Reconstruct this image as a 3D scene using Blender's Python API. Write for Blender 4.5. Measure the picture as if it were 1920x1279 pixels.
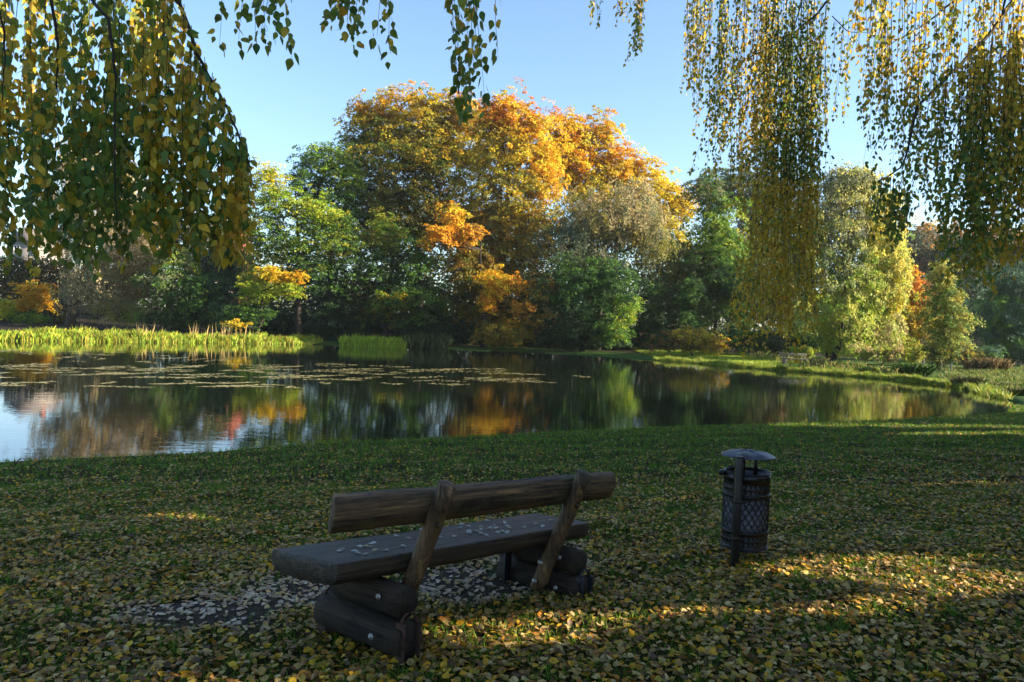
import bpy, bmesh, math, random
import numpy as np
from mathutils import Vector, Matrix
for o in list(bpy.data.objects): bpy.data.objects.remove(o)
R = math.radians
C = bpy.context.scene.collection
S = bpy.context.scene
rng = np.random.default_rng(7)
random.seed(7)

# ------------------------------------------------------------ camera
F, EYE = 1387.0, np.array([0, 0, 1.7])
ROLL, PITCH = R(2.2), math.atan(27.5 / 1387)
fw = np.array([0, math.cos(PITCH), -math.sin(PITCH)])
up0 = np.array([0, math.sin(PITCH), math.cos(PITCH)])
ex = np.array([1.0, 0, 0])
camR = ex * math.cos(ROLL) + up0 * math.sin(ROLL)
camU = up0 * math.cos(ROLL) - ex * math.sin(ROLL)
cd = bpy.data.cameras.new('camera'); cam = bpy.data.objects.new('camera', cd); C.objects.link(cam)
cam.matrix_world = Matrix(((camR[0], camU[0], -fw[0], 0), (camR[1], camU[1], -fw[1], 0), (camR[2], camU[2], -fw[2], 1.7), (0, 0, 0, 1)))
cd.sensor_width = 36; cd.lens = F / 1920 * 36; cd.clip_end = 3000; cd.clip_start = .05
S.camera = cam

# ------------------------------------------------------------ light
SUN_AZ, SUN_EL = R(97), R(18)          # azimuth clockwise from the view direction (+Y)
w = bpy.data.worlds.new('World'); S.world = w; w.use_nodes = True
nt = w.node_tree; bg = nt.nodes['Background']
sky = nt.nodes.new('ShaderNodeTexSky'); sky.sky_type = 'NISHITA'; sky.sun_disc = False
sky.sun_elevation = SUN_EL; sky.sun_rotation = SUN_AZ
sky.altitude = 50; sky.air_density = 1.0; sky.dust_density = 0.9; sky.ozone_density = 2.8
nt.links.new(sky.outputs[0], bg.inputs[0]); bg.inputs[1].default_value = 0.085
sd = bpy.data.lights.new('sun', 'SUN'); sd.energy = 5.0; sd.angle = R(.5); sd.color = (1, .86, .66)
sun = bpy.data.objects.new('sun', sd); C.objects.link(sun)
sdir = Vector((math.sin(SUN_AZ) * math.cos(SUN_EL), math.cos(SUN_AZ) * math.cos(SUN_EL), math.sin(SUN_EL)))
sun.rotation_euler = (-sdir).to_track_quat('-Z', 'Y').to_euler(); sun.location = (40, 10, 30)
S.view_settings.view_transform = 'Standard'; S.view_settings.look = 'None'
S.view_settings.exposure = 2.12; S.view_settings.gamma = 1; S.view_settings.use_curve_mapping = False
S.cycles.max_bounces = 6; S.cycles.diffuse_bounces = 3; S.cycles.transmission_bounces = 3
S.cycles.transparent_max_bounces = 4; S.cycles.volume_bounces = 0
S.cycles.caustics_reflective = False; S.cycles.caustics_refractive = False

# ------------------------------------------------------------ picture <-> place
def ray(px, py):
    a, b = px - 960, 639.5 - py
    return camR * a + camU * b + fw * F
def at(px, py, D):                       # point seen at (px, py) at distance D ahead
    r = ray(px, py); return EYE + r * (D / r[1])
WZ = -0.85
def onz(px, py, z=WZ):
    r = ray(px, py); return EYE + r * ((z - 1.7) / r[2])

near_px = [(0, 875), (400, 855), (600, 838), (960, 821), (1200, 807), (1500, 798), (1700, 788), (1800, 783), (1885, 776)]
far_px = [(1905, 756), (1850, 737), (1780, 724), (1700, 714), (1600, 706), (1500, 698), (1400, 690), (1300, 681), (1200, 674), (1100, 667),
          (1000, 661), (880, 657), (760, 653), (700, 651), (600, 647), (400, 643), (200, 641), (0, 639)]
P = [onz(*p)[:2] for p in near_px] + [onz(*p)[:2] for p in far_px]
fl = P[-1]; P += [np.array([fl[0] - 40, fl[1] - 5]), np.array([-110, 40]), np.array([-90, 0]), np.array([-30, 4])]
POND = np.array(P)
def sdf(x, y):
    x = np.asarray(x, float); y = np.asarray(y, float); sh = x.shape
    x = x.ravel(); y = y.ravel(); d = np.full(x.shape, 1e9); ins = np.zeros(x.shape, bool)
    n = len(POND)
    for i in range(n):
        a, b = POND[i], POND[(i + 1) % n]; e = b - a
        t = np.clip(((x - a[0]) * e[0] + (y - a[1]) * e[1]) / (e @ e), 0, 1)
        d = np.minimum(d, np.hypot(x - a[0] - t * e[0], y - a[1] - t * e[1]))
        c = (a[1] > y) != (b[1] > y)
        with np.errstate(divide='ignore', invalid='ignore'):
            ins ^= c & (x < (b[0] - a[0]) * (y - a[1]) / (b[1] - a[1] + 1e-12) + a[0])
    return np.where(ins, -d, d).reshape(sh)
def sm(t): t = np.clip(t, 0, 1); return t * t * (3 - 2 * t)
_ph = rng.uniform(0, 6.28, (16, 2)); _dr = rng.normal(size=(16, 2)); _dr /= np.linalg.norm(_dr, axis=1)[:, None]
def noise(x, y, sc, o=0):
    v = 0
    for k in range(6):
        d = _dr[(k + o) % 16]; f = (1 + .37 * k) / sc
        v = v + np.sin((x * d[0] + y * d[1]) * f * 3 + _ph[(k + o) % 16, 0]) * np.cos((x * d[1] - y * d[0]) * f * 2.3 + _ph[(k + o) % 16, 1])
    return v / 2.4
def ground(x, y):
    x = np.asarray(x, float); y = np.asarray(y, float)
    d = sdf(x, y)
    near = -.76 + .068 * np.minimum(d, 11.3)
    far = -.80 + .035 * np.clip(d, 0, 14) + .05 * np.clip(d - 45, 0, 60)
    side = sm((y * .94 - x * .343 - 14.5 - .0 * x) / 5)
    side = np.maximum(side, sm((x - 24) / 8) * sm((y - 22) / 8))
    z = near * (1 - side) + far * side
    z = z + .025 * noise(x, y, 1.7) * np.clip(d / 2, 0, 1) + .008 * noise(x, y, .45, 5) * np.clip(d, 0, 1)
    z = np.where(d < 0, np.maximum(-.80 + 1.6 * d, -1.9), z)
    return z
def gz(x, y): return float(ground(np.array([x]), np.array([y]))[0])
def gp(px, py):
    r = ray(px, py); r = r / r[1]
    D = np.concatenate([np.arange(2, 30, .05), np.arange(30, 200, .4)])
    p = EYE + D[:, None] * r
    h = ground(p[:, 0], p[:, 1]); k = np.argmax(p[:, 2] < h)
    return np.array([p[k, 0], p[k, 1], h[k]])
def colx(px, D): r = ray(px, 640); return float(r[0] / r[1] * D)

# ------------------------------------------------------------ tags & mesh helpers
def tag(o, label=None, cat=None, group=None, kind=None):
    if label: o['label'] = label
    if cat: o['category'] = cat
    if group: o['group'] = group
    if kind: o['kind'] = kind
    return o
def empty(name, loc, label=None, cat=None, group=None, rz=0):
    o = bpy.data.objects.new(name, None); C.objects.link(o); o.location = [float(v) for v in loc]; o.rotation_euler = (0, 0, rz)
    o.empty_display_size = .2
    bpy.context.view_layer.update()
    return tag(o, label, cat, group)
def link(o, parent=None):
    C.objects.link(o)
    if parent is not None:
        o.parent = parent; o.matrix_parent_inverse = parent.matrix_world.inverted()
    return o
def npmesh(name, V, Fc, mat, col=None, smooth=False):
    """V (n,3); Fc list of (m,k) index arrays; col (n,3)"""
    me = bpy.data.meshes.new(name)
    if not isinstance(Fc, list): Fc = [Fc]
    Fc = [np.asarray(f) for f in Fc if len(f)]
    V = np.asarray(V, np.float32)
    me.vertices.add(len(V)); me.vertices.foreach_set('co', V.ravel())
    nl = sum(f.size for f in Fc); npoly = sum(len(f) for f in Fc)
    me.loops.add(nl); me.loops.foreach_set('vertex_index', np.concatenate([f.ravel() for f in Fc]).astype(np.int32))
    tot = np.concatenate([np.full(len(f), f.shape[1]) for f in Fc]).astype(np.int32)
    st = np.concatenate([[0], np.cumsum(tot)[:-1]]).astype(np.int32)
    me.polygons.add(npoly); me.polygons.foreach_set('loop_start', st)
    try: me.polygons.foreach_set('loop_total', tot)
    except Exception: pass
    if smooth: me.polygons.foreach_set('use_smooth', np.ones(npoly, bool))
    if col is not None:
        ca = me.color_attributes.new('Col', 'FLOAT_COLOR', 'POINT')
        c4 = np.ones((len(V), 4), np.float32); c4[:, :3] = col
        ca.data.foreach_set('color', c4.ravel())
    me.update(calc_edges=True); me.validate()
    if mat: me.materials.append(mat)
    return me
def npobj(name, V, Fc, mat, col=None, parent=None, smooth=False):
    return link(bpy.data.objects.new(name, npmesh(name, V, Fc, mat, col, smooth)), parent)
class MB:
    def __init__(s): s.V = []; s.F = {}; s.n = 0
    def add(s, V, Fc):
        V = np.asarray(V, float)
        for f in (Fc if isinstance(Fc, list) else [Fc]):
            f = np.asarray(f)
            if len(f): s.F.setdefault(f.shape[1], []).append(f + s.n)
        s.V.append(V); s.n += len(V)
    def tube(s, pts, rad, seg=8, cap=True, sq=None, rough=0):
        pts = np.asarray(pts, float); n = len(pts); rad = np.broadcast_to(rad, n).astype(float)
        t = np.gradient(pts, axis=0); t /= np.linalg.norm(t, axis=1)[:, None] + 1e-9
        ref = np.array([0, 0, 1.]) if abs(t[0][2]) < .8 else np.array([1., 0, 0])
        a = np.cross(t, ref); a /= np.linalg.norm(a, axis=1)[:, None] + 1e-9; b = np.cross(t, a)
        th = np.arange(seg) * 2 * np.pi / seg
        rr = rad[:, None] * (1 + rough * rng.uniform(-1, 1, (n, seg)))
        V = pts[:, None] + (a[:, None] * np.cos(th)[None, :, None] + b[:, None] * np.sin(th)[None, :, None]) * rr[:, :, None]
        V = V.reshape(-1, 3); i = np.arange(n - 1)[:, None] * seg; j = np.arange(seg)[None]
        q = np.stack([i + j, i + (j + 1) % seg, i + seg + (j + 1) % seg, i + seg + j], -1).reshape(-1, 4)
        fs = [q]
        if cap:
            V = np.vstack([V, pts[0], pts[-1]]); jj = np.arange(seg)
            fs += [np.stack([(jj + 1) % seg, jj, np.full(seg, n * seg)], 1),
                   np.stack([(n - 1) * seg + jj, (n - 1) * seg + (jj + 1) % seg, np.full(seg, n * seg + 1)], 1)]
        s.add(V, fs)
    def box(s, c, h, ax=None):
        c = np.asarray(c, float); ax = np.eye(3) if ax is None else np.asarray(ax)
        sg = np.array([[-1, -1, -1], [1, -1, -1], [1, 1, -1], [-1, 1, -1], [-1, -1, 1], [1, -1, 1], [1, 1, 1], [-1, 1, 1]], float)
        V = c + (sg * np.asarray(h)) @ ax
        s.add(V, np.array([[3, 2, 1, 0], [4, 5, 6, 7], [0, 1, 5, 4], [1, 2, 6, 5], [2, 3, 7, 6], [3, 0, 4, 7]]))
    def obj(s, name, mat, parent=None, smooth=False, bevel=0):
        o = npobj(name, np.vstack(s.V), [np.vstack(v) for v in s.F.values()], mat, None, parent, smooth)
        if bevel:
            m = o.modifiers.new('bevel', 'BEVEL'); m.width = bevel; m.segments = 2
        return o

# ------------------------------------------------------------ materials
def newmat(name):
    m = bpy.data.materials.new(name); m.use_nodes = True; return m, m.node_tree, m.node_tree.nodes['Principled BSDF']
def leafmat(name, tr=.4, rough=.55, spec=.3, vary=0):
    m, t, p = newmat(name); N = t.nodes; L = t.links
    a = N.new('ShaderNodeAttribute'); a.attribute_name = 'Col'
    src = a.outputs['Color']
    if vary:
        tc = N.new('ShaderNodeTexCoord'); nz = N.new('ShaderNodeTexNoise'); nz.inputs['Scale'].default_value = vary; nz.inputs['Detail'].default_value = 4
        L.new(tc.outputs['Object'], nz.inputs['Vector'])
        mr = N.new('ShaderNodeMapRange'); mr.inputs[1].default_value = .3; mr.inputs[2].default_value = .7; mr.inputs[3].default_value = .65; mr.inputs[4].default_value = 1.25
        L.new(nz.outputs[0], mr.inputs[0])
        mx = N.new('ShaderNodeVectorMath'); mx.operation = 'SCALE'; L.new(src, mx.inputs[0]); L.new(mr.outputs[0], mx.inputs['Scale']); src = mx.outputs[0]
    L.new(src, p.inputs['Base Color']); p.inputs['Roughness'].default_value = rough; p.inputs['Specular IOR Level'].default_value = spec
    tl = N.new('ShaderNodeBsdfTranslucent'); L.new(src, tl.inputs['Color'])
    mix = N.new('ShaderNodeMixShader'); mix.inputs[0].default_value = tr
    L.new(p.outputs[0], mix.inputs[1]); L.new(tl.outputs[0], mix.inputs[2]); L.new(mix.outputs[0], N['Material Output'].inputs[0])
    return m
def nmat(name, c1, c2, scale=4, stretch=(1, 1, 1), rough=.8, bump=.3, spec=.3, detail=6, metal=0, c3=None, dist=.02, lo=.35, hi=.65, rr=0):
    m, t, p = newmat(name); N = t.nodes; L = t.links
    tc = N.new('ShaderNodeTexCoord'); mp = N.new('ShaderNodeMapping'); mp.inputs['Scale'].default_value = stretch
    nz = N.new('ShaderNodeTexNoise'); nz.inputs['Scale'].default_value = scale; nz.inputs['Detail'].default_value = detail; nz.inputs['Roughness'].default_value = .65
    L.new(tc.outputs['Object'], mp.inputs[0]); L.new(mp.outputs[0], nz.inputs['Vector'])
    cr = N.new('ShaderNodeValToRGB'); e = cr.color_ramp.elements
    e[0].position = lo; e[0].color = (*c1, 1); e[1].position = hi; e[1].color = (*c2, 1)
    L.new(nz.outputs[0], cr.inputs[0]); col = cr.outputs[0]
    if c3:
        n2 = N.new('ShaderNodeTexNoise'); n2.inputs['Scale'].default_value = scale * .23; n2.inputs['Detail'].default_value = 5
        L.new(tc.outputs['Object'], n2.inputs['Vector'])
        r2 = N.new('ShaderNodeMapRange'); r2.inputs[1].default_value = .45; r2.inputs[2].default_value = .62
        L.new(n2.outputs[0], r2.inputs[0])
        mx = N.new('ShaderNodeMix'); mx.data_type = 'RGBA'; L.new(r2.outputs[0], mx.inputs[0]); L.new(col, mx.inputs[6]); mx.inputs[7].default_value = (*c3, 1); col = mx.outputs[2]
    L.new(col, p.inputs['Base Color']); p.inputs['Roughness'].default_value = rough; p.inputs['Specular IOR Level'].default_value = spec; p.inputs['Metallic'].default_value = metal
    if rr:
        r3 = N.new('ShaderNodeMapRange'); r3.inputs[3].default_value = rough - rr; r3.inputs[4].default_value = rough + rr; L.new(nz.outputs[0], r3.inputs[0]); L.new(r3.outputs[0], p.inputs['Roughness'])
    if bump:
        b = N.new('ShaderNodeBump'); b.inputs['Strength'].default_value = bump; b.inputs['Distance'].default_value = dist
        L.new(nz.outputs[0], b.inputs['Height']); L.new(b.outputs[0], p.inputs['Normal'])
    return m
M_far = leafmat('autumn_foliage', .42, .6, .15)
M_birch = leafmat('birch_leaf', .48, .5, .25, 60)
M_lit = leafmat('fallen_leaf', .22, .55, .3, 40)
M_grass = leafmat('grass_blade', .35, .5, .25)
M_bark = nmat('bark', (.03, .024, .018), (.10, .085, .065), 6, (3, 3, .6), .9, .8)
M_dbark = nmat('dark_bark', (.012, .010, .008), (.04, .032, .025), 8, (3, 3, .6), .9, .8)
M_bbark = nmat('birch_bark', (.03, .03, .03), (.5, .48, .44), 5, (1, 1, 4), .8, .4, lo=.38, hi=.5)

# ------------------------------------------------------------ ground
def axis(lo, hi, n, k):
    t = np.linspace(-1, 1, n); s = np.sinh(k * t) / np.sinh(k)
    return np.where(s < 0, -s * lo, s * hi)
gx = axis(-190, 190, 260, 4.3)
gy = 8 + axis(-28, 250, 260, 4.0)
X, Y = np.meshgrid(gx, gy); Z = ground(X, Y); SD = sdf(X, Y)
def dirt(x, y):                          # trodden bare soil round the bench
    a = noise(x, y, .8, 3) * .22
    m = 0
    for cx, cy, rx, ry in DIRT:
        m = np.maximum(m, 1 - np.hypot((x - cx) / rx, (y - cy) / ry) + a)
    return sm(m * 1.7)
_d1 = gp(380, 1150); _d2 = gp(560, 1110); _d3 = gp(860, 1095); _d4 = gp(1010, 1050)
DIRT = [(_d1[0], _d1[1], .75, .42), (_d2[0], _d2[1], .9, .5), (_d3[0], _d3[1], .8, .55), (_d4[0], _d4[1], .6, .5)]
dm = dirt(X, Y)
farside = sm((Y * .94 - X * .343 - 18) / 4)
base = np.array([.030, .026, .009]) * (1 + .35 * noise(X, Y, .5, 2))[..., None]
lawn = np.array([.045, .085, .018]) * (1 + .2 * noise(X, Y, 2, 4))[..., None]
forest = np.array([.022, .018, .011]) * np.ones(X.shape)[..., None]
col = base * (1 - farside[..., None]) + farside[..., None] * lawn
wood = sm((SD - 5) / 3) * farside * (1 - sm((X - 14) / 4) * sm((85 - Y) / 8))
col = col * (1 - wood[..., None]) + forest * wood[..., None]
col = col * (1 - dm[..., None]) + np.array([.042, .033, .025]) * dm[..., None]
col = np.where((SD < .05)[..., None], np.array([.012, .011, .007]), col)
nyy, nxx = X.shape
idx = np.arange(nyy * nxx).reshape(nyy, nxx)
q = np.stack([idx[:-1, :-1], idx[:-1, 1:], idx[1:, 1:], idx[1:, :-1]], -1).reshape(-1, 4)
mg, t, p = newmat('soil_and_turf'); N = t.nodes; L = t.links
a = N.new('ShaderNodeAttribute'); a.attribute_name = 'Col'; tc = N.new('ShaderNodeTexCoord')
nz = N.new('ShaderNodeTexNoise'); nz.inputs['Scale'].default_value = 26; nz.inputs['Detail'].default_value = 8; L.new(tc.outputs['Object'], nz.inputs['Vector'])
mr = N.new('ShaderNodeMapRange'); mr.inputs[1].default_value = .3; mr.inputs[2].default_value = .7; mr.inputs[3].default_value = .5; mr.inputs[4].default_value = 1.5; L.new(nz.outputs[0], mr.inputs[0])
vm = N.new('ShaderNodeVectorMath'); vm.operation = 'SCALE'; L.new(a.outputs['Color'], vm.inputs[0]); L.new(mr.outputs[0], vm.inputs['Scale']); L.new(vm.outputs[0], p.inputs['Base Color'])
p.inputs['Roughness'].default_value = 1; p.inputs['Specular IOR Level'].default_value = .05
b = N.new('ShaderNodeBump'); b.inputs['Strength'].default_value = .6; b.inputs['Distance'].default_value = .03; L.new(nz.outputs[0], b.inputs['Height']); L.new(b.outputs[0], p.inputs['Normal'])
tag(npobj('ground', np.stack([X, Y, Z], -1).reshape(-1, 3), q, mg, col.reshape(-1, 3), smooth=True), 'sloping park ground around the pond', kind='structure')

# ------------------------------------------------------------ water
mw, t, p = newmat('pond_water'); N = t.nodes; L = t.links
p.inputs['Base Color'].default_value = (.006, .009, .006, 1); p.inputs['Roughness'].default_value = .015; p.inputs['IOR'].default_value = 1.55
tc = N.new('ShaderNodeTexCoord'); hs = None
for sc, st, amp in ((1.0, (2.2, 5.0, 1), .0016), (1.0, (.35, .9, 1), .0024), (1.0, (7, 14, 1), .0003)):
    mp = N.new('ShaderNodeMapping'); mp.inputs['Scale'].default_value = st; mp.inputs['Rotation'].default_value = (0, 0, R(6))
    nz = N.new('ShaderNodeTexNoise'); nz.inputs['Scale'].default_value = sc; nz.inputs['Detail'].default_value = 2
    L.new(tc.outputs['Object'], mp.inputs[0]); L.new(mp.outputs[0], nz.inputs['Vector'])
    mu = N.new('ShaderNodeMath'); mu.operation = 'MULTIPLY'; mu.inputs[1].default_value = amp; L.new(nz.outputs[0], mu.inputs[0])
    if hs is None: hs = mu.outputs[0]
    else:
        ad = N.new('ShaderNodeMath'); L.new(hs, ad.inputs[0]); L.new(mu.outputs[0], ad.inputs[1]); hs = ad.outputs[0]
b = N.new('ShaderNodeBump'); b.inputs['Strength'].default_value = 1; b.inputs['Distance'].default_value = 1.0
L.new(hs, b.inputs['Height']); L.new(b.outputs[0], p.inputs['Normal'])
tag(npobj('water', [(-160, -20, WZ), (60, -20, WZ), (60, 130, WZ), (-160, 130, WZ)], np.array([[0, 1, 2, 3]]), mw), 'still dark pond water with faint ripples', kind='structure')

# ------------------------------------------------------------ leaves
def unit(v): return v / (np.linalg.norm(v, axis=-1, keepdims=True) + 1e-9)
T_DIAMOND = (np.array([[0, -.5, 0], [.42, 0, .06], [0, .5, 0], [-.42, 0, .06]]), [np.array([[0, 1, 2, 3]])])
_o = [(0, 0), (.30, .12), (.46, .34), (.40, .52), (.27, .72), (.13, .88), (0, 1.08)]
_v = [(x, y, .10 * abs(x) + .05 * y * y) for x, y in _o] + [(-x, y, .10 * abs(x) + .05 * y * y) for x, y in _o[1:-1][::-1]]
T_TRI = (np.array([[-.42, -.38, 0], [.44, -.30, .04], [-.04, .62, 0]]), [np.array([[0, 1, 2]])])
T_FLAT = (T_DIAMOND[0] * [1, 1, 0], T_DIAMOND[1])
T_BIRCH = (np.array(_v) * [.78, 1, 1], [np.array([[0, 1, 2, 6], [2, 3, 4, 6], [0, 6, 10, 11], [6, 8, 9, 10]]), np.array([[4, 5, 6], [6, 7, 8]])])
T_SMALL = (np.array([[0, 0, 0], [.34, .3, .05], [.22, .65, .05], [0, 1.05, -.04], [-.22, .65, .05], [-.34, .3, .05]]), [np.array([[0, 1, 2, 3], [0, 3, 4, 5]])])
T_CURL = (np.array([[0, -.5, .03], [.36, -.22, .14], [.38, .12, .17], [0, .58, .02], [-.38, .12, .10], [-.36, -.22, .16], [0, 0, 0]]),
          [np.array([[0, 1, 6], [1, 2, 6], [2, 3, 6], [3, 4, 6], [4, 5, 6], [5, 0, 6]])])
T_CUP = (np.array([[0, -.5, .02], [.40, -.1, .13], [0, .55, .05], [-.40, -.1, .10]]), [np.array([[0, 1, 2], [0, 2, 3]])])
def leaves(cen, tip, nor, size, col, T):
    tip = unit(tip); nor = unit(nor - tip * (nor * tip).sum(1)[:, None]); wd = np.cross(tip, nor)
    V, Fs = T; k = len(V); n = len(cen); size = np.broadcast_to(size, n)[:, None, None]
    P_ = cen[:, None] + size * (wd[:, None] * V[None, :, :1] + tip[:, None] * V[None, :, 1:2] + nor[:, None] * V[None, :, 2:])
    fs = [(np.arange(n)[:, None, None] * k + f[None]).reshape(-1, f.shape[1]) for f in Fs]
    return P_.reshape(-1, 3), fs, np.repeat(col, k, 0)
def leafobj(name, cen, tip, nor, size, col, T, mat, parent=None):
    V, fs, c = leaves(cen, tip, nor, size, col, T); return npobj(name, V, fs, mat, c, parent)

MIX = dict(
    gold=[(0.672, 0.477, 0.028), (0.582, 0.427, 0.028), (0.627, 0.364, 0.020), (0.470, 0.414, 0.034)],
    orange=[(0.682, 0.321, 0.020), (0.616, 0.249, 0.017), (0.660, 0.404, 0.022)],
    redor=[(.50, .15, .03), (.56, .22, .03), (.44, .14, .03), (.56, .30, .04)],
    yellow=[(0.667, 0.529, 0.040), (0.598, 0.506, 0.040), (0.644, 0.437, 0.034)],
    olive=[(0.218, 0.204, 0.028), (0.136, 0.163, 0.028), (0.299, 0.231, 0.026)],
    bronze=[(0.272, 0.163, 0.025), (0.190, 0.136, 0.022), (0.354, 0.190, 0.025)],
    green=[(0.084, 0.180, 0.030), (0.107, 0.217, 0.030), (0.068, 0.145, 0.030)],
    lime=[(0.246, 0.358, 0.029), (0.189, 0.303, 0.029), (0.348, 0.372, 0.029)],
    ygreen=[(0.420, 0.406, 0.035), (0.280, 0.364, 0.035), (0.196, 0.308, 0.028)],
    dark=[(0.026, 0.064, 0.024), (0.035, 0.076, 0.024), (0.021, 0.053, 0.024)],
    sage=[(0.173, 0.184, 0.093), (0.209, 0.197, 0.093), (0.136, 0.161, 0.080)],
    bluegreen=[(0.072, 0.132, 0.090), (0.084, 0.156, 0.096), (0.060, 0.120, 0.072)],
    tan=[(0.390, 0.300, 0.150), (0.450, 0.345, 0.165), (0.300, 0.255, 0.120)],
    paleol=[(0.400, 0.400, 0.096), (0.480, 0.448, 0.096), (0.320, 0.352, 0.096)],
    brown=[(0.208, 0.104, 0.046), (0.286, 0.143, 0.039), (0.156, 0.117, 0.039), (0.260, 0.208, 0.052)])
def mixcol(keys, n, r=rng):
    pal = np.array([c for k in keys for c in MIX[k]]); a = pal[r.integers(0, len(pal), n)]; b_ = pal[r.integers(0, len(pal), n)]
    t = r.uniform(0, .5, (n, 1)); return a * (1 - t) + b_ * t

def tree(name, label, lobes, base=None, D=None, bx=None, leaf=.24, dens=1.0, tr=.28, cat='tree', group=None, clump=.75, per=26, flat=.55, bark=None, twigs=60, lean=None, depth=1.0, droop=.25, wisp=0, stems=1, seed=0):
    """lobes: (px, py, rx, ry, mix[, dD]) - the crown's masses, seen from the photographer's place, turned into places and sizes in metres"""
    r = np.random.default_rng(abs(hash_(name + label)) % 99991 + seed)
    if base is not None: B = gp(*base); D = B[1]
    else:
        X0 = colx(bx if bx is not None else lobes[0][0], D); B = np.array([X0, D, gz(X0, D)])
    root = empty(name, B, label, cat, group)
    cen, nor_, colr, rad = [], [], [], []; cc = []
    bk = bark or M_dbark
    tb = MB()
    tops = []
    for lb in lobes:
        px, py, rx, ry, mx = lb[:5]; dD = lb[5] if len(lb) > 5 else 0
        c = at(px, py, D + dD); rxw, ryw = rx * D / F, ry * D / F; rd = min(rxw, ryw * 1.2) * depth
        area = 4 * np.pi * ((rxw * ryw + rxw * rd + ryw * rd) / 3)
        nc = max(6, int(area / (clump ** 2) * 1.15 * dens))
        v = unit(r.normal(size=(nc, 3))); v[:, 1] = np.where(r.random(nc) < .3, -abs(v[:, 1]), v[:, 1])
        fq = r.normal(size=(5, 3)) * 4.3; fp = r.uniform(0, 6.28, 5)
        lump = np.cos(v @ fq.T + fp).sum(1) / 5 ** .5
        rr = r.uniform(.2, 1, nc) ** .45 * (1 + .33 * lump + .06 * r.normal(size=nc))
        spk = r.random(nc) < .17; rr = np.where(spk, rr * r.uniform(1.05, 1.4, nc), rr)
        pc = c + v * rr[:, None] * np.array([rxw, rd, ryw])
        zmin = B[2] + .4; pc[:, 2] = np.maximum(pc[:, 2], zmin + r.uniform(0, .8, nc))
        mixes = [mx] if isinstance(mx, str) else list(mx)
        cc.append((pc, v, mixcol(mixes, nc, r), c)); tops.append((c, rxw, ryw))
    fork = None
    zt = max(c[2] for c, _, _ in tops); mainc = np.mean([c for c, _, _ in tops], 0)
    mp = []
    h = zt - B[2]
    for si in range(stems):
        off = r.normal(size=3) * [.5, .5, 0] * (stems > 1)
        pts = [B + off * .6 - [0, 0, .25]] + [B + off + (np.array([mainc[0], mainc[1], 0]) - [B[0], B[1], 0]) * t_ + np.array([r.normal() * .12, r.normal() * .12, h * t_]) for t_ in (.12, .3, .5, .7, .9)]
        tb.tube(pts, tr / stems ** .5 * np.array([1.35, 1.0, .85, .62, .38, .1]), 9, rough=.06)
    trunk = tb.obj('trunk', bk, root, True)
    lm = MB(); ax_pts = np.array(pts)
    for c, rxw, ryw in tops:
        hh = np.clip((c[2] - ryw * .7 - B[2]) / max(h, .1), .1, .75)
        k = hh * h + B[2]; j = np.array([np.interp(k, ax_pts[:, 2], ax_pts[:, i]) for i in range(3)])
        mid = (j * .45 + c * .55) + [0, 0, -.1 * ryw]
        lm.tube([j, mid, c + [0, 0, ryw * .5]], tr * np.array([.42, .28, .06]), 6)
    nt_ = 0
    for pc, v, cl, c in cc:
        for i in r.permutation(len(pc))[:max(2, twigs // len(cc))]:
            s_ = c + (pc[i] - c) * .1; m_ = (s_ + pc[i]) / 2 + [0, 0, .12 * np.linalg.norm(pc[i] - s_) * .5]
            lm.tube([s_, m_, pc[i]], [tr * .14, tr * .09, tr * .03], 4, cap=False)
    lm.obj('branch', bk, trunk, True)
    pc = np.vstack([a_[0] for a_ in cc]); v = np.vstack([a_[1] for a_ in cc]); cl = np.vstack([a_[2] for a_ in cc])
    n = len(pc); k = per
    up_ = np.array([0, 0, 1.])
    cn = unit(v * (1 - flat) + up_ * flat + r.normal(size=(n, 3)) * .18)
    ta = unit(np.cross(cn, r.normal(size=(n, 3)))); tb_ = np.cross(cn, ta)
    csz = clump * .86 * r.uniform(.4, 1.35, n); leaf = leaf * .80; k = int(per * 1.35)
    rr = np.sqrt(r.random((n, k))) * csz[:, None]; th = r.uniform(0, 6.283, (n, k))
    elong = r.uniform(.8, 1.7, n)[:, None]
    p_ = pc[:, None] + ta[:, None] * (rr * np.cos(th) * elong)[..., None] + tb_[:, None] * (rr * np.sin(th))[..., None] + cn[:, None] * (r.normal(size=(n, k)) * .16 * csz[:, None])[..., None]
    p_[..., 2] -= droop * rr ** 1.5
    if wisp: p_[..., 2] += np.abs(r.normal(size=(n, k))) * wisp * (rr / csz[:, None])
    p_ = p_.reshape(-1, 3)
    nn = unit(np.repeat(cn, k, 0) + r.normal(size=(n * k, 3)) * .55)
    tp = unit(np.cross(nn, r.normal(size=(n * k, 3))))
    if wisp: tp = unit(tp * .5 + up_ * 1.0)
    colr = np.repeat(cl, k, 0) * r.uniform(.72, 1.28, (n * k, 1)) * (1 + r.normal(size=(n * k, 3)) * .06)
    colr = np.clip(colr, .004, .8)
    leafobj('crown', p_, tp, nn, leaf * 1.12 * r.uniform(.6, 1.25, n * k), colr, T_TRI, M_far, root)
    return root
def hash_(s):
    h = 5381
    for ch in s: h = (h * 33 + ord(ch)) & 0xffffffff
    return h

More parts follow.
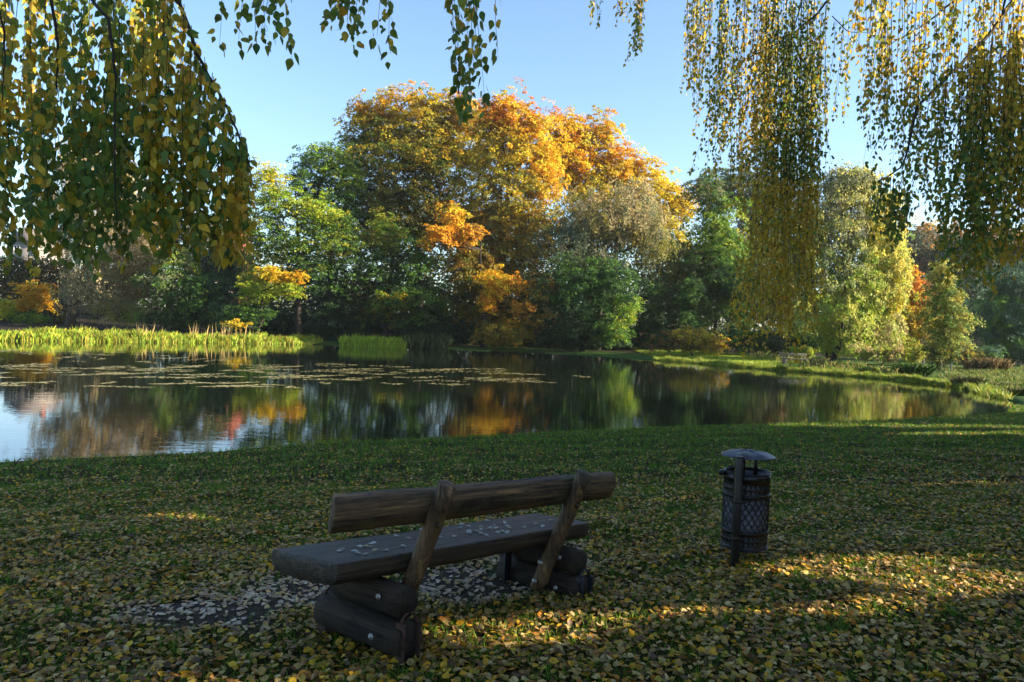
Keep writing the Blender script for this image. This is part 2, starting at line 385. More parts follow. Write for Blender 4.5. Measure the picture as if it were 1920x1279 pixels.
# ------------------------------------------------------------ trees beyond the pond
TREES = [
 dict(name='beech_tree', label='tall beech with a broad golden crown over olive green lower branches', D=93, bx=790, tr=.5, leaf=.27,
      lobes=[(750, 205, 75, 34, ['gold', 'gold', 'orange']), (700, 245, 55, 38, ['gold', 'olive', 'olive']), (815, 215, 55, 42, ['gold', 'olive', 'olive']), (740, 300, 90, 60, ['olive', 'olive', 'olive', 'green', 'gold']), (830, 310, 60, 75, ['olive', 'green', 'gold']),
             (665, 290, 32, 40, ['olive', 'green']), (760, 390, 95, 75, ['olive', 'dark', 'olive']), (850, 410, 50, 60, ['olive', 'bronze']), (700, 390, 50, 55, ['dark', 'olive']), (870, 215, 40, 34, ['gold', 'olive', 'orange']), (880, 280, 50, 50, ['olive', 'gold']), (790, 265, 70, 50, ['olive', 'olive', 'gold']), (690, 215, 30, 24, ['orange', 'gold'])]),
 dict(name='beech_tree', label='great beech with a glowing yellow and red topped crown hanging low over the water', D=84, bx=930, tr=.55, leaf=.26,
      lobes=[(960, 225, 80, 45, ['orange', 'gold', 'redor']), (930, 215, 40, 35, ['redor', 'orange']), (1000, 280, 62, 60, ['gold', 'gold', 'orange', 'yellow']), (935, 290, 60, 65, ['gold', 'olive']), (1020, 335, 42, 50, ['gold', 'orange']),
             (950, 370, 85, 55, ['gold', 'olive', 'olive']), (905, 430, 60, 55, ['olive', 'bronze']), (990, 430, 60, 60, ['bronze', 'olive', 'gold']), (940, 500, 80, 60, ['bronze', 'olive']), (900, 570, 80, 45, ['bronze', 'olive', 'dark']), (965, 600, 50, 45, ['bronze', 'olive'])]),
 dict(name='beech_tree', label='younger beech branch crown with vivid orange sprays in front of the great beech', D=79, bx=905, tr=.22, leaf=.22, clump=.6,
      lobes=[(850, 405, 26, 22, ['orange', 'gold'], -2), (825, 440, 30, 16, ['orange'], -3), (875, 440, 30, 22, ['orange', 'bronze'], -2), (800, 455, 18, 8, ['orange', 'gold'], -3), (925, 525, 30, 26, ['orange', 'gold'], -4), (915, 560, 14, 24, ['orange'], -4),
             (960, 535, 26, 14, ['orange', 'bronze'], -4), (985, 575, 20, 8, ['orange', 'bronze'], -4), (880, 500, 50, 40, ['bronze', 'olive']), (940, 625, 50, 24, ['olive', 'bronze'], -3)]),
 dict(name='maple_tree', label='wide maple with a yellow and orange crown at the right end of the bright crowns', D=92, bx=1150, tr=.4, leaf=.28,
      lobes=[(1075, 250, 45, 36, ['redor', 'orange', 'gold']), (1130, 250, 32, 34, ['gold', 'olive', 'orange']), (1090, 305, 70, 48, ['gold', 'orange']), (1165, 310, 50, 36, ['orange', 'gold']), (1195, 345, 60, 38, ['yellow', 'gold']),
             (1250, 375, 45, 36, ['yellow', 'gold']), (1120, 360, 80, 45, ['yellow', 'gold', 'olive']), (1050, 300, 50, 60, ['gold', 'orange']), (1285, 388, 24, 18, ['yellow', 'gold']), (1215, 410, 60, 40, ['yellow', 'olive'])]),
 dict(name='alder_tree', label='conical mid green alder right of the yellow maple', D=84, bx=1345, tr=.22, leaf=.22, clump=.6,
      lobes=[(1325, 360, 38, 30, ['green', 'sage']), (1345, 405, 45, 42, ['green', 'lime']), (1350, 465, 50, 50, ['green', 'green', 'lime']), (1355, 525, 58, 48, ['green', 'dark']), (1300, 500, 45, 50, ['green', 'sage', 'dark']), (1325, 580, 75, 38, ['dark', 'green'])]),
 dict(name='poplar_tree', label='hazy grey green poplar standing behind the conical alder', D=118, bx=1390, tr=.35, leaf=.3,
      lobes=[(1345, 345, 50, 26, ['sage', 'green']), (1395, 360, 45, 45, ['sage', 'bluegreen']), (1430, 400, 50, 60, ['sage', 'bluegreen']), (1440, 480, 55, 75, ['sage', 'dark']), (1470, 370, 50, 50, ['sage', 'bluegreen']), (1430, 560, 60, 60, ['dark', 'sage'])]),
 dict(name='willow_tree', label='feathery sage grey willow below the yellow maple', D=80, bx=1120, tr=.3, leaf=.2, clump=.7, wisp=.55, flat=.2,
      lobes=[(1125, 425, 75, 48, ['sage', 'tan', 'olive']), (1185, 410, 55, 50, ['sage', 'tan']), (1075, 455, 50, 50, ['sage', 'bluegreen']), (1215, 455, 38, 38, ['sage', 'olive']), (1100, 500, 70, 40, ['sage', 'dark'])]),
 dict(name='hornbeam_tree', label='dark green hornbeam leaning over the water with one sunlit flank', D=77, bx=1090, tr=.26, leaf=.22, clump=.65,
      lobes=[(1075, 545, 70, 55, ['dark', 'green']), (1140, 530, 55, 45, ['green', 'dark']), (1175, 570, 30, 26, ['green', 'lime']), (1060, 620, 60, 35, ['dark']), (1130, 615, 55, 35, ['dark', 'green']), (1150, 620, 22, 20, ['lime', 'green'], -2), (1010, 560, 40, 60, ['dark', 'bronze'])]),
 dict(name='maple_tree', label='feathery light green tree top behind the yellow green beech', D=85, bx=620, tr=.32, leaf=.25,
      lobes=[(605, 300, 45, 32, ['green', 'lime']), (650, 335, 38, 42, ['lime', 'green']), (585, 345, 45, 45, ['green', 'dark']), (630, 400, 60, 50, ['green', 'dark'])]),
 dict(name='beech_tree', label='yellow green beech with layered branches at the left of the tall crowns', D=77, bx=560, tr=.32, leaf=.23, clump=.7, flat=.8,
      lobes=[(505, 330, 28, 32, ['yellow', 'ygreen']), (520, 380, 48, 40, ['ygreen', 'lime']), (590, 400, 50, 36, ['ygreen', 'lime']), (500, 440, 50, 42, ['green', 'ygreen', 'dark']), (570, 460, 62, 42, ['ygreen', 'green']), (640, 450, 42, 42, ['ygreen', 'green', 'dark']),
             (600, 510, 60, 36, ['green', 'dark']), (510, 520, 55, 26, ['ygreen', 'green', 'yellow'])]),
 dict(name='beech_tree', label='low beech sapling with a yellow orange branch reaching over the reeds', D=73, bx=480, tr=.14, leaf=.2, clump=.5, flat=.85,
      lobes=[(545, 520, 32, 12, ['orange', 'gold'], -2), (505, 515, 34, 16, ['gold', 'yellow']), (480, 545, 40, 22, ['ygreen', 'lime']), (540, 545, 26, 14, ['ygreen', 'lime']), (470, 590, 50, 20, ['green', 'dark']), (445, 608, 22, 8, ['yellow', 'gold'], -2)]),
 dict(name='beech_tree', label='shaded dark green beech between the yellow green beech and the great beech', D=79, bx=720, tr=.3, leaf=.23, clump=.7, flat=.8,
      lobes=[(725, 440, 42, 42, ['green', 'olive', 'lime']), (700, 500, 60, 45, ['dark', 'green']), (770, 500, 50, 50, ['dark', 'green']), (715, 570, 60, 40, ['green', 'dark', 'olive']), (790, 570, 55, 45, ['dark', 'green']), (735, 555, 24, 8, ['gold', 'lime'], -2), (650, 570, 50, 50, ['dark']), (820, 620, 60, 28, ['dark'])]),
 dict(name='elder_bush', label='rounded dark bush at the water edge behind the short reed clump', D=79, bx=625, tr=.1, leaf=.18, clump=.5, cat='bush',
      lobes=[(625, 590, 36, 38, ['dark', 'bluegreen']), (600, 625, 45, 20, ['dark'])]),
 dict(name='elder_bush', label='pale green leafy shrub right of the bare straw coloured willow', D=77, bx=335, tr=.1, leaf=.2, clump=.55, cat='bush',
      lobes=[(330, 490, 40, 34, ['sage', 'green', 'lime']), (310, 540, 45, 36, ['sage', 'green']), (365, 545, 45, 40, ['green', 'dark']), (330, 590, 60, 30, ['dark', 'green']), (400, 585, 60, 36, ['dark'])]),
 dict(name='willow_tree', label='nearly bare straw coloured willow with fine hanging twigs at the left shore', D=80, bx=128, tr=.42, leaf=.17, clump=.8, per=30, dens=1.3, wisp=.5, flat=.1, twigs=420, bark=M_bark,
      lobes=[(160, 330, 70, 60, ['tan']), (230, 370, 60, 60, ['tan']), (130, 420, 55, 60, ['tan', 'sage']), (210, 460, 75, 55, ['tan']), (260, 510, 50, 50, ['tan', 'brown']), (190, 540, 80, 50, ['tan', 'sage']), (235, 590, 60, 24, ['tan', 'lime'])]),
 dict(name='maple_sapling', label='small glowing orange maple at the far left shore', D=84, bx=70, tr=.08, leaf=.2, clump=.5, flat=.8,
      lobes=[(65, 545, 30, 16, ['orange', 'gold']), (75, 565, 28, 14, ['orange', 'gold']), (50, 572, 22, 12, ['gold', 'orange'])]),
 dict(name='laurel_bush', label='low bright green bush under the orange maple sapling', D=82, bx=60, tr=.06, leaf=.2, clump=.5, cat='bush',
      lobes=[(55, 600, 55, 9, ['lime', 'green']), (10, 575, 18, 18, ['lime', 'yellow'])]),
 dict(name='oak_tree', label='dark autumn oak behind the bare willow at the far left', D=118, bx=310, tr=.3, leaf=.3,
      lobes=[(290, 440, 60, 50, ['brown', 'dark']), (380, 450, 50, 60, ['dark', 'sage']), (400, 520, 60, 60, ['dark']), (220, 540, 80, 50, ['dark', 'brown']), (300, 400, 30, 30, ['brown', 'dark']), (440, 500, 40, 60, ['dark', 'green'])]),
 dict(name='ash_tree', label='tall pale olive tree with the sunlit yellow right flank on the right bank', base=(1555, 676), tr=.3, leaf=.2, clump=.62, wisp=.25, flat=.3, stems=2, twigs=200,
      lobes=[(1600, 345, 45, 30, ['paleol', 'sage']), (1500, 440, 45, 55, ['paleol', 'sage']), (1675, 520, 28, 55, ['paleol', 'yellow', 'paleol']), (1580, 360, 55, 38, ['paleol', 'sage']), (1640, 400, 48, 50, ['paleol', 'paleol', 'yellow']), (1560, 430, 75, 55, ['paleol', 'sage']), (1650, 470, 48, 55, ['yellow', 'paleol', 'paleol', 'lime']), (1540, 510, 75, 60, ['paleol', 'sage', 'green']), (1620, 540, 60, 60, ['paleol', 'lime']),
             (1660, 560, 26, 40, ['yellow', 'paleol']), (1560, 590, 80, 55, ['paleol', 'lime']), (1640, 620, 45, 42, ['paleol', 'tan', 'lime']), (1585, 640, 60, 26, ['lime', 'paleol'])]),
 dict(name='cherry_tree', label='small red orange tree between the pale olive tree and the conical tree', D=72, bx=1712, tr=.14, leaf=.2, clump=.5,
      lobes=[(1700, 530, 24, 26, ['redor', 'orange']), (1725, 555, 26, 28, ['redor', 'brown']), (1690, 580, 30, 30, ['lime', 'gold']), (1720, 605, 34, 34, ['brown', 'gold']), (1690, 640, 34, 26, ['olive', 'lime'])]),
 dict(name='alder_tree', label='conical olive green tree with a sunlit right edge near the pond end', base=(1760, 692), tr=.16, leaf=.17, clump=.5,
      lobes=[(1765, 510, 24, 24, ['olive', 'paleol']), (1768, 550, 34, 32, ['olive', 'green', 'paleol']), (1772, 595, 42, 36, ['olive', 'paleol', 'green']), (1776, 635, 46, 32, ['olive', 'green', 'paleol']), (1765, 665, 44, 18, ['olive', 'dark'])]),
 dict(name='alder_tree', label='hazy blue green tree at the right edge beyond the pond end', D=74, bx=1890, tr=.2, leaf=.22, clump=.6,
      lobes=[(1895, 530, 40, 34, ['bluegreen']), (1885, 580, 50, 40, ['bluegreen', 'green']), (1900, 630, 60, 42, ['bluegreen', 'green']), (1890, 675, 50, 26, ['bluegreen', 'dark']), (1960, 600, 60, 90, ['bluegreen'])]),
 dict(name='hazel_bush', label='red brown and yellow shrub at the water edge below the conical alder', D=72, bx=1300, tr=.08, leaf=.17, clump=.45, cat='bush',
      lobes=[(1250, 642, 36, 20, ['brown', 'dark']), (1300, 640, 48, 22, ['brown', 'gold', 'olive']), (1340, 648, 22, 16, ['gold', 'brown'])]),
 dict(name='hazel_bush', label='dark green bush behind the far bench on the right bank', D=76, bx=1440, tr=.08, leaf=.18, clump=.5, cat='bush',
      lobes=[(1395, 635, 45, 30, ['dark', 'green']), (1450, 640, 45, 30, ['dark', 'sage']), (1500, 625, 40, 36, ['dark', 'sage', 'green'])]),
 dict(name='hazel_bush', label='straw brown undergrowth bush right of the tall pale olive tree', D=62, bx=1650, tr=.06, leaf=.15, clump=.4, cat='bush', wisp=.3,
      lobes=[(1620, 672, 40, 14, ['tan', 'lime']), (1670, 672, 34, 14, ['tan', 'brown', 'lime']), (1710, 676, 30, 12, ['lime', 'olive'])]),
 dict(name='hazel_bush', label='leafy olive bush between the conical olive tree and the blue green tree', D=70, bx=1825, tr=.06, leaf=.17, clump=.45, cat='bush',
      lobes=[(1820, 672, 30, 20, ['olive', 'bluegreen']), (1850, 668, 34, 18, ['bluegreen', 'green'])]),
 dict(name='hazel_bush', label='low yellow green bush in front of the trunk of the tall pale olive tree', D=66, bx=1515, tr=.05, leaf=.15, clump=.4, cat='bush',
      lobes=[(1510, 662, 26, 12, ['lime', 'yellow', 'green'])]),
]
for i, (bx, top, D, mx, rx) in enumerate([(1225, 560, 82, ['dark', 'green'], 26), (1262, 520, 86, ['dark', 'sage'], 30), (1292, 555, 80, ['dark', 'green'], 26), (1385, 545, 88, ['dark', 'green'], 32), (1418, 500, 84, ['dark', 'sage'], 28), (1462, 520, 80, ['sage', 'dark', 'brown'], 34), (1500, 560, 86, ['dark', 'sage'], 30)]):
    TREES.append(dict(name='young_alder', label=['slim dark trunked alder first to the right of the sunlit hornbeam', 'slim alder second from the sunlit hornbeam', 'slim alder rising behind the red brown shrub', 'slim alder between the red brown shrub and the hanging birch curtain', 'slim alder left of the hanging birch curtain',
        'brownish slim tree behind the tip of the hanging birch curtain', 'slim alder just left of the tall pale olive tree'][i], D=D, bx=bx, tr=.13, leaf=.2, clump=.55, per=20, dens=.8, lobes=[(bx + 4, top, rx, 32, mx), (bx - 8, top + 38, rx, 26, mx), (bx + 8, top + 62, rx * .8, 18, mx)], group='slim trees along the shaded bank'))
for d in TREES: tree(**d)

# dark woodland floor growth and the wood behind the first row
def mass(name, label, spots, leaf, clump, per, mixes):
    r = np.random.default_rng(hash_(name + label) % 9999)
    P0, Cc = [], []
    for px, py, rx, ry, D in spots:
        c = at(px, py, D); n = int(max(8, rx * ry * (D / F) ** 2 * 7 / clump ** 2))
        v = unit(r.normal(size=(n, 3))) * r.uniform(.4, 1, (n, 1)); pc = c + v * [rx * D / F, min(rx * D / F, 6), ry * D / F]
        P0.append(pc); Cc.append(mixcol(mixes, n, r))
    pc = np.vstack(P0); cl = np.vstack(Cc); n = len(pc)
    p_ = np.repeat(pc, per, 0) + r.normal(size=(n * per, 3)) * clump * .5
    nn = unit(r.normal(size=(n * per, 3)) + [0, -.2, .5]); tp = r.normal(size=(n * per, 3))
    c_ = np.repeat(cl, per, 0) * r.uniform(.7, 1.3, (n * per, 1))
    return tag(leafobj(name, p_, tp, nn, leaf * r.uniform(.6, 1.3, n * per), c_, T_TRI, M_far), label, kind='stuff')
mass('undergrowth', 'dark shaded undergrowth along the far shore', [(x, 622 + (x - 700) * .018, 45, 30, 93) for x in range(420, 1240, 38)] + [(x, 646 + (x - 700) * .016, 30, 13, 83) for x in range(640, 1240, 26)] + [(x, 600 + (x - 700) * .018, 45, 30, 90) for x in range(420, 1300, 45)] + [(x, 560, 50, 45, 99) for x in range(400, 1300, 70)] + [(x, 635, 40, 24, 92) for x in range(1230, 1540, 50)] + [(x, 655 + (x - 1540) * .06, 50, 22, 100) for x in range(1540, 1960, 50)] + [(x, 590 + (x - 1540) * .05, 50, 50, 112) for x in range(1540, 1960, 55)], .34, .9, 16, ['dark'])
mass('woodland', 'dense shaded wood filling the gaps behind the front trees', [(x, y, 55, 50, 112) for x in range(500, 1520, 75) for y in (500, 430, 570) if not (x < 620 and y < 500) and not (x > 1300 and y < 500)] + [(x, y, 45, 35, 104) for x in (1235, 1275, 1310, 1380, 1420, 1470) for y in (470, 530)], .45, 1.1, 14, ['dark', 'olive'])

# far hazy wood on the right, tree by tree
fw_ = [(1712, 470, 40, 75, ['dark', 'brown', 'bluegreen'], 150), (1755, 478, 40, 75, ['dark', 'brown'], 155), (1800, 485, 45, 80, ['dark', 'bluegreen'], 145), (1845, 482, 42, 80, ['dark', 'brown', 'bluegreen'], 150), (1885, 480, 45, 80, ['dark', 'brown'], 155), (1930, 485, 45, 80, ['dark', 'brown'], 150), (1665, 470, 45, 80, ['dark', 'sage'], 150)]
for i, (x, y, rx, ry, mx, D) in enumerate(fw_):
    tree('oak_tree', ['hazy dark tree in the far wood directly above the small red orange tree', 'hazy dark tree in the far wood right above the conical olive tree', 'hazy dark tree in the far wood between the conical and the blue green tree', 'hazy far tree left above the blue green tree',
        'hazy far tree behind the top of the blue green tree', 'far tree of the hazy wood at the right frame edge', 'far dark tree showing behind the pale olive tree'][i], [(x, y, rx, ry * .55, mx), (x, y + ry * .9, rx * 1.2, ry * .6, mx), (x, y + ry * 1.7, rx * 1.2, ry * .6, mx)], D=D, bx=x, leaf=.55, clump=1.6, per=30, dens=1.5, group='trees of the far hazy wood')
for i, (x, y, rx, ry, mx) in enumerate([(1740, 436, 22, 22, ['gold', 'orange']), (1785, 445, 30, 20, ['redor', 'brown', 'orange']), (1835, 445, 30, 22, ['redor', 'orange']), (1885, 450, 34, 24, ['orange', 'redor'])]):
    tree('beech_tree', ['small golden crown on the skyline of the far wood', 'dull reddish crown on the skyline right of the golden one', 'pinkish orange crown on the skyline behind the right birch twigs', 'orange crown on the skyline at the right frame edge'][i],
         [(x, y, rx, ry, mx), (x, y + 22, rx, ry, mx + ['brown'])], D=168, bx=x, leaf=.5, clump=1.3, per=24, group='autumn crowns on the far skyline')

# ------------------------------------------------------------ houses glimpsed at the left
M_wall = nmat('pale_render', (.20, .18, .16), (.27, .25, .22), 2, rough=.9, bump=.1)
M_brick = nmat('red_brick', (.16, .045, .03), (.24, .07, .045), 9, rough=.9, bump=.3)
M_tile = nmat('red_roof_tile', (.13, .035, .022), (.22, .06, .035), 6, (1, 6, 1), .85, .5)
M_glass, _, p_ = newmat('window_glass'); p_.inputs['Base Color'].default_value = (.02, .025, .03, 1); p_.inputs['Roughness'].default_value = .06
M_white = nmat('white_frame', (.6, .6, .58), (.7, .7, .68), 4, rough=.6, bump=0)
def house(px0, px1, pytop, D, wallm, label, dep=7, tile=None):
    x0, x1 = colx(px0, D), colx(px1, D); g = gz((x0 + x1) / 2, D); zt = at((px0 + px1) / 2, pytop, D)[2]
    root = empty('house', ((x0 + x1) / 2, D + dep / 2, g), label, 'house')
    cx = (x0 + x1) / 2; hw = (x1 - x0) / 2; h = zt - g
    m = MB(); m.box((cx, D + dep / 2, g + h / 2 - .2), (hw, dep / 2, h / 2 + .2)); m.obj('wall', wallm, root)
    rh = hw * .75; m = MB()
    V = [(x0 - .4, D - .5, zt + .02), (x1 + .4, D - .5, zt + .02), (x1 + .4, D + dep + .5, zt + .02), (x0 - .4, D + dep + .5, zt + .02), (cx, D - .5, zt + rh), (cx, D + dep + .5, zt + rh)]
    m.add(V, [np.array([[0, 3, 2, 1], [0, 4, 5, 3], [1, 2, 5, 4]]), np.array([[0, 1, 4], [3, 5, 2]])]); rf = m.obj('roof', tile or M_tile, root)
    m = MB(); m.box((cx + hw * .4, D + dep * .5, zt + rh * .8), (.35, .35, .9)); m.obj('chimney', M_brick, rf)
    nf = max(1, int(h // 2.9)); nw = max(2, int(hw * 2 // 2.6))
    for f_ in range(nf):
        for k in range(nw):
            wx = x0 + (k + .5) * 2 * hw / nw; wz = g + 1.6 + f_ * 2.9
            if wz + .8 > zt: continue
            m = MB()
            for dx, dz, sx, sz in ((-.5, 0, .05, .7), (.5, 0, .05, .7), (0, -.72, .55, .05), (0, .72, .55, .05), (0, 0, .03, .67)): m.box((wx + dx, D - .03, wz + dz), (sx, .06, sz))
            wn = m.obj('window', M_white, root)
            m = MB(); m.box((wx, D - .012, wz), (.45, .01, .67)); m.obj('pane', M_glass, wn)
    return root
house(10, 80, 452, 128, M_wall, 'pale house behind the hedge at the far left', tile=nmat('grey_roof_tile', (.12, .10, .10), (.20, .17, .16), 6, (1, 6, 1), .85, .5))
hb = house(385, 440, 432, 125, M_brick, 'red brick house with balcony rail glimpsed beside the yellow green beech', tile=nmat('brown_roof_tile', (.06, .03, .022), (.10, .05, .035), 6, (1, 6, 1), .85, .5))
m = MB(); D = 124.2; xa, xb = colx(352, D), colx(392, D); zb = at(372, 468, D)[2]; zt = at(372, 452, D)[2]
m.box(((xa + xb) / 2, D, zb - .1), ((xb - xa) / 2, .5, .08)); m.box(((xa + xb) / 2, D - .4, zt), ((xb - xa) / 2, .04, .04))
for k in range(15): m.box((xa + (xb - xa) * k / 14, D - .4, (zb + zt) / 2), (.03, .03, (zt - zb) / 2))
m.obj('balcony', M_white, hb)
# clipped hedge at far left
r_ = np.random.default_rng(3); n = 2600
x0, x1 = colx(-40, 100), colx(135, 100); g0 = gz(colx(60, 100), 100); htop = at(60, 486, 100)[2]
pc = np.stack([r_.uniform(x0, x1, n), 100 + r_.uniform(-1, 1, n), r_.uniform(g0, htop, n)], 1)
hd = empty('hedge', (colx(60, 100), 100, g0), 'tall dark clipped hedge behind the orange sapling at the far left', 'hedge')
per = 8; p_ = np.repeat(pc, per, 0) + r_.normal(size=(n * per, 3)) * .3
leafobj('foliage', p_, r_.normal(size=(n * per, 3)), r_.normal(size=(n * per, 3)), .28, mixcol(['dark', 'dark', 'brown'], n * per, r_), T_DIAMOND, M_far, hd)
m = MB()
for k in range(6): xx = x0 + (x1 - x0) * (k + .5) / 6; m.tube([(xx, 100, g0 - .1), (xx + .1, 100, g0 + 2), (xx, 100.1, htop - .4)], [.12, .09, .03], 6)
m.obj('stem', M_dbark, hd)

# ------------------------------------------------------------ reeds, bank grass
def blades(name, label, pts, hgt, wid, cols, lean=.25, mat=M_grass, parent=None, kind='stuff', seed=1, seg2=False):
    r = np.random.default_rng(seed); n = len(pts); h = hgt * r.uniform(.6, 1.25, n)
    a = r.uniform(0, 6.283, n); wv = np.stack([np.cos(a), np.sin(a), 0 * a], 1) * (wid * r.uniform(.6, 1.3, n))[:, None] * .5
    ln = r.normal(size=(n, 3)) * [lean, lean, 0] * h[:, None]
    up_ = np.stack([0 * h, 0 * h, h], 1)
    if seg2:
        V = np.stack([pts - wv, pts + wv, pts + up_ * .6 + ln * .35 + wv * .8, pts + up_ + ln, pts + up_ * .6 + ln * .35 - wv * .8], 1).reshape(-1, 3)
        fs = [np.arange(n)[:, None] * 5 + np.array([0, 1, 2, 3]), np.arange(n)[:, None] * 5 + np.array([0, 3, 4])]; k = 5
    else:
        V = np.stack([pts - wv, pts + wv, pts + up_ + ln], 1).reshape(-1, 3); fs = [np.arange(n * 3).reshape(n, 3)]; k = 3
    c = np.repeat(cols * r.uniform(.7, 1.3, (n, 1)), k, 0)
    o = npobj(name, V, fs, mat, c, parent)
    return tag(o, label, kind=kind) if parent is None else o
def reedpts(pxa, pxb, n, d0, d1, r):
    """points on the water between two picture columns along the far shore, d0..d1 metres from the shore line"""
    out = []
    fx = [p[0] for p in far_px][::-1]; fy = [p[1] for p in far_px][::-1]
    px = r.uniform(pxa, pxb, n); py = np.interp(px, fx, fy)
    for a_, b_ in zip(px, py):
        q_ = onz(a_, b_); out.append([q_[0], q_[1] + r.uniform(d0, d1), 0])
    out = np.array(out); out[:, 2] = np.maximum(ground(out[:, 0], out[:, 1]), WZ - .05); return out
r_ = np.random.default_rng(11)
pa = np.vstack([reedpts(-60, 586, 24000, -.4, 4, r_), reedpts(-60, 260, 6000, 0, 9, r_)])
gr = np.array([[.22, .36, .03], [.30, .42, .035], [.40, .42, .04], [.17, .28, .03], [.44, .34, .07]])
blades('reeds', 'sunlit green reeds along the far left shore', pa, np.clip(.50 + .28 * noise(pa[:, 0], pa[:, 1], 2.5, 3) + .14 * noise(pa[:, 0], pa[:, 1], .6, 7), .15, 1.2), .042, gr[r_.integers(0, 5, len(pa))] * (1 + .25 * noise(pa[:, 0], pa[:, 1], 2, 6))[:, None], .22, seed=3, seg2=True)
pb = reedpts(640, 762, 5500, -.8, 1.0, r_)
blades('reed_clump', 'short bright reed clump standing apart in front of the dark trees', pb, np.clip(.75 + .35 * noise(pb[:, 0], pb[:, 1], .9, 5), .2, 1.3), .045, gr[r_.integers(0, 4, len(pb))] * 1.3, .16, seed=4, seg2=True)
pcx = np.vstack([reedpts(a_, a_ + 40, 16, 0, 3, r_) for a_ in (395, 415, 240, 345)])
blades('dry_reeds', 'tall dry straw coloured reed stems among the green reeds', pcx, 1.55, .05, np.tile([[.42, .30, .12]], (len(pcx), 1)), .1, seed=5, seg2=True)
pw = reedpts(1560, 1905, 2600, 5, 24, r_); pw = pw[(sdf(pw[:, 0], pw[:, 1]) > .8) & (noise(pw[:, 0], pw[:, 1], 2.2, 8) > .1)]
blades('tall_weeds', 'straw coloured and green weeds growing loosely on the right bank', pw, .6, .05, np.array([[.34, .26, .10], [.20, .26, .04], [.14, .18, .04]])[r_.integers(0, 3, len(pw))], .35, seed=9, seg2=True)
ps = []
for _ in range(420):
    g_ = gp(r_.uniform(1770, 1990), 692 + 45 * r_.random() ** 1.3); k_ = 14; ps.append(g_ + np.column_stack([r_.normal(size=(k_, 2)) * .45, np.zeros(k_)]))
ps = np.vstack(ps); ps = ps[sdf(ps[:, 0], ps[:, 1]) > .4]; ps[:, 2] = ground(ps[:, 0], ps[:, 1])
blades('rough_grass', 'rough brown green grass at the narrow end of the pond', ps, .28, .05, np.array([[.17, .17, .05], [.12, .19, .03], [.09, .15, .03], [.20, .20, .05]])[r_.integers(0, 4, len(ps))], .4, seed=12, seg2=True)
pd = reedpts(766, 840, 300, -.5, 1.5, r_)
blades('sedge', 'thin dark sedge tufts beside the short reed clump', pd, 1.4, .05, np.tile([[.08, .12, .04]], (len(pd), 1)), .3, seed=6, seg2=True)
# right bank
pe = reedpts(1230, 1890, 26000, -.4, 1.6, r_)
pe = pe[noise(pe[:, 0], pe[:, 1], 1.3, 4) + r_.normal(size=len(pe)) * .4 > -.5]
blades('bank_grass', 'bright sunlit grass fringe along the right bank', pe, np.clip(.27 + .16 * noise(pe[:, 0], pe[:, 1], 1.6, 3) + .10 * noise(pe[:, 0], pe[:, 1], .5, 6), .06, .7), .05, gr[r_.integers(0, 5, len(pe))] * (.8 + .25 * noise(pe[:, 0], pe[:, 1], 1.1, 8))[:, None], .4, seed=7)
pf = reedpts(1240, 1900, 34000, 1.2, 26, r_)
pf = pf[(sdf(pf[:, 0], pf[:, 1]) > .3) & (noise(pf[:, 0], pf[:, 1], 3, 2) > -.6)]
blades('lawn_grass', 'short bright lawn on the right bank', pf, .13, .06, gr[r_.integers(0, 3, len(pf))] * .9, .3, seed=8)
for i, (px, py, hh, n, cr_, lab, cc_) in enumerate([(1712, 706, .8, 420, 1.1, 'dark green sedge tussock on the right bank left of the posts', 0), (1640, 702, .5, 420, 1.0, 'rounded green tussock at the right bank below the undergrowth', 0), (1480, 694, .4, 420, .9, 'low tussock at the water edge below the far bench', 0),
        (1815, 727, .55, 600, .7, 'leafy grass tussock at the narrow end of the pond', 1), (1940, 742, .35, 1200, 1.0, 'big round grass tussock at the right frame edge', 1), (1850, 696, .9, 700, 1.6, 'clump of brown dry reeds at the pond end', 2), (1880, 728, .3, 400, .7, 'small tussock beside the big one at the right edge', 1)]):
    q_ = gp(px, py); r2 = np.random.default_rng(50 + i); a_ = r2.uniform(0, 6.28, n); rr = np.sqrt(r2.random(n)) * cr_
    pts = np.stack([q_[0] + np.cos(a_) * rr, q_[1] + np.sin(a_) * rr * .7, 0 * a_], 1); pts[:, 2] = np.maximum(ground(pts[:, 0], pts[:, 1]), WZ)
    cols = [np.array([[.07, .14, .02], [.05, .10, .02]]), np.array([[.06, .10, .025], [.10, .12, .04], [.2, .17, .08]]), np.array([[.26, .17, .07], [.16, .12, .05]])][cc_]
    o = blades('grass_tussock' if cc_ < 2 else 'reed_tussock', None, pts, hh, .04, cols[r2.integers(0, len(cols), n)], .45 if cc_ < 2 else .28, seed=60 + i, seg2=True, kind='thing')
    tag(o, lab, 'plant')
    o['kind'] = 'thing'
# posts at the pond end
M_post = nmat('grey_post', (.08, .07, .055), (.18, .16, .13), 12, (1, 1, .3), .85, .4)
for i, (px, py, h) in enumerate([(1731, 694, .8), (1747, 692, .75), (1764, 694, .85), (1769, 693, .8), (1783, 698, .6)]):
    q_ = gp(px, py); m = MB(); m.tube([q_ - [0, 0, .2], q_ + [0, 0, h], q_ + [.02, 0, h + .03]], [.06, .055, .02], 7)
    o = m.obj('fence_post', M_post, None, True); tag(o, ['leftmost short wooden post at the pond end', 'second short wooden post from the left at the pond end', 'left one of two close wooden posts at the pond end', 'right one of two close wooden posts at the pond end', 'lowest and rightmost wooden post at the pond end'][i], 'post', 'short posts at the pond end')
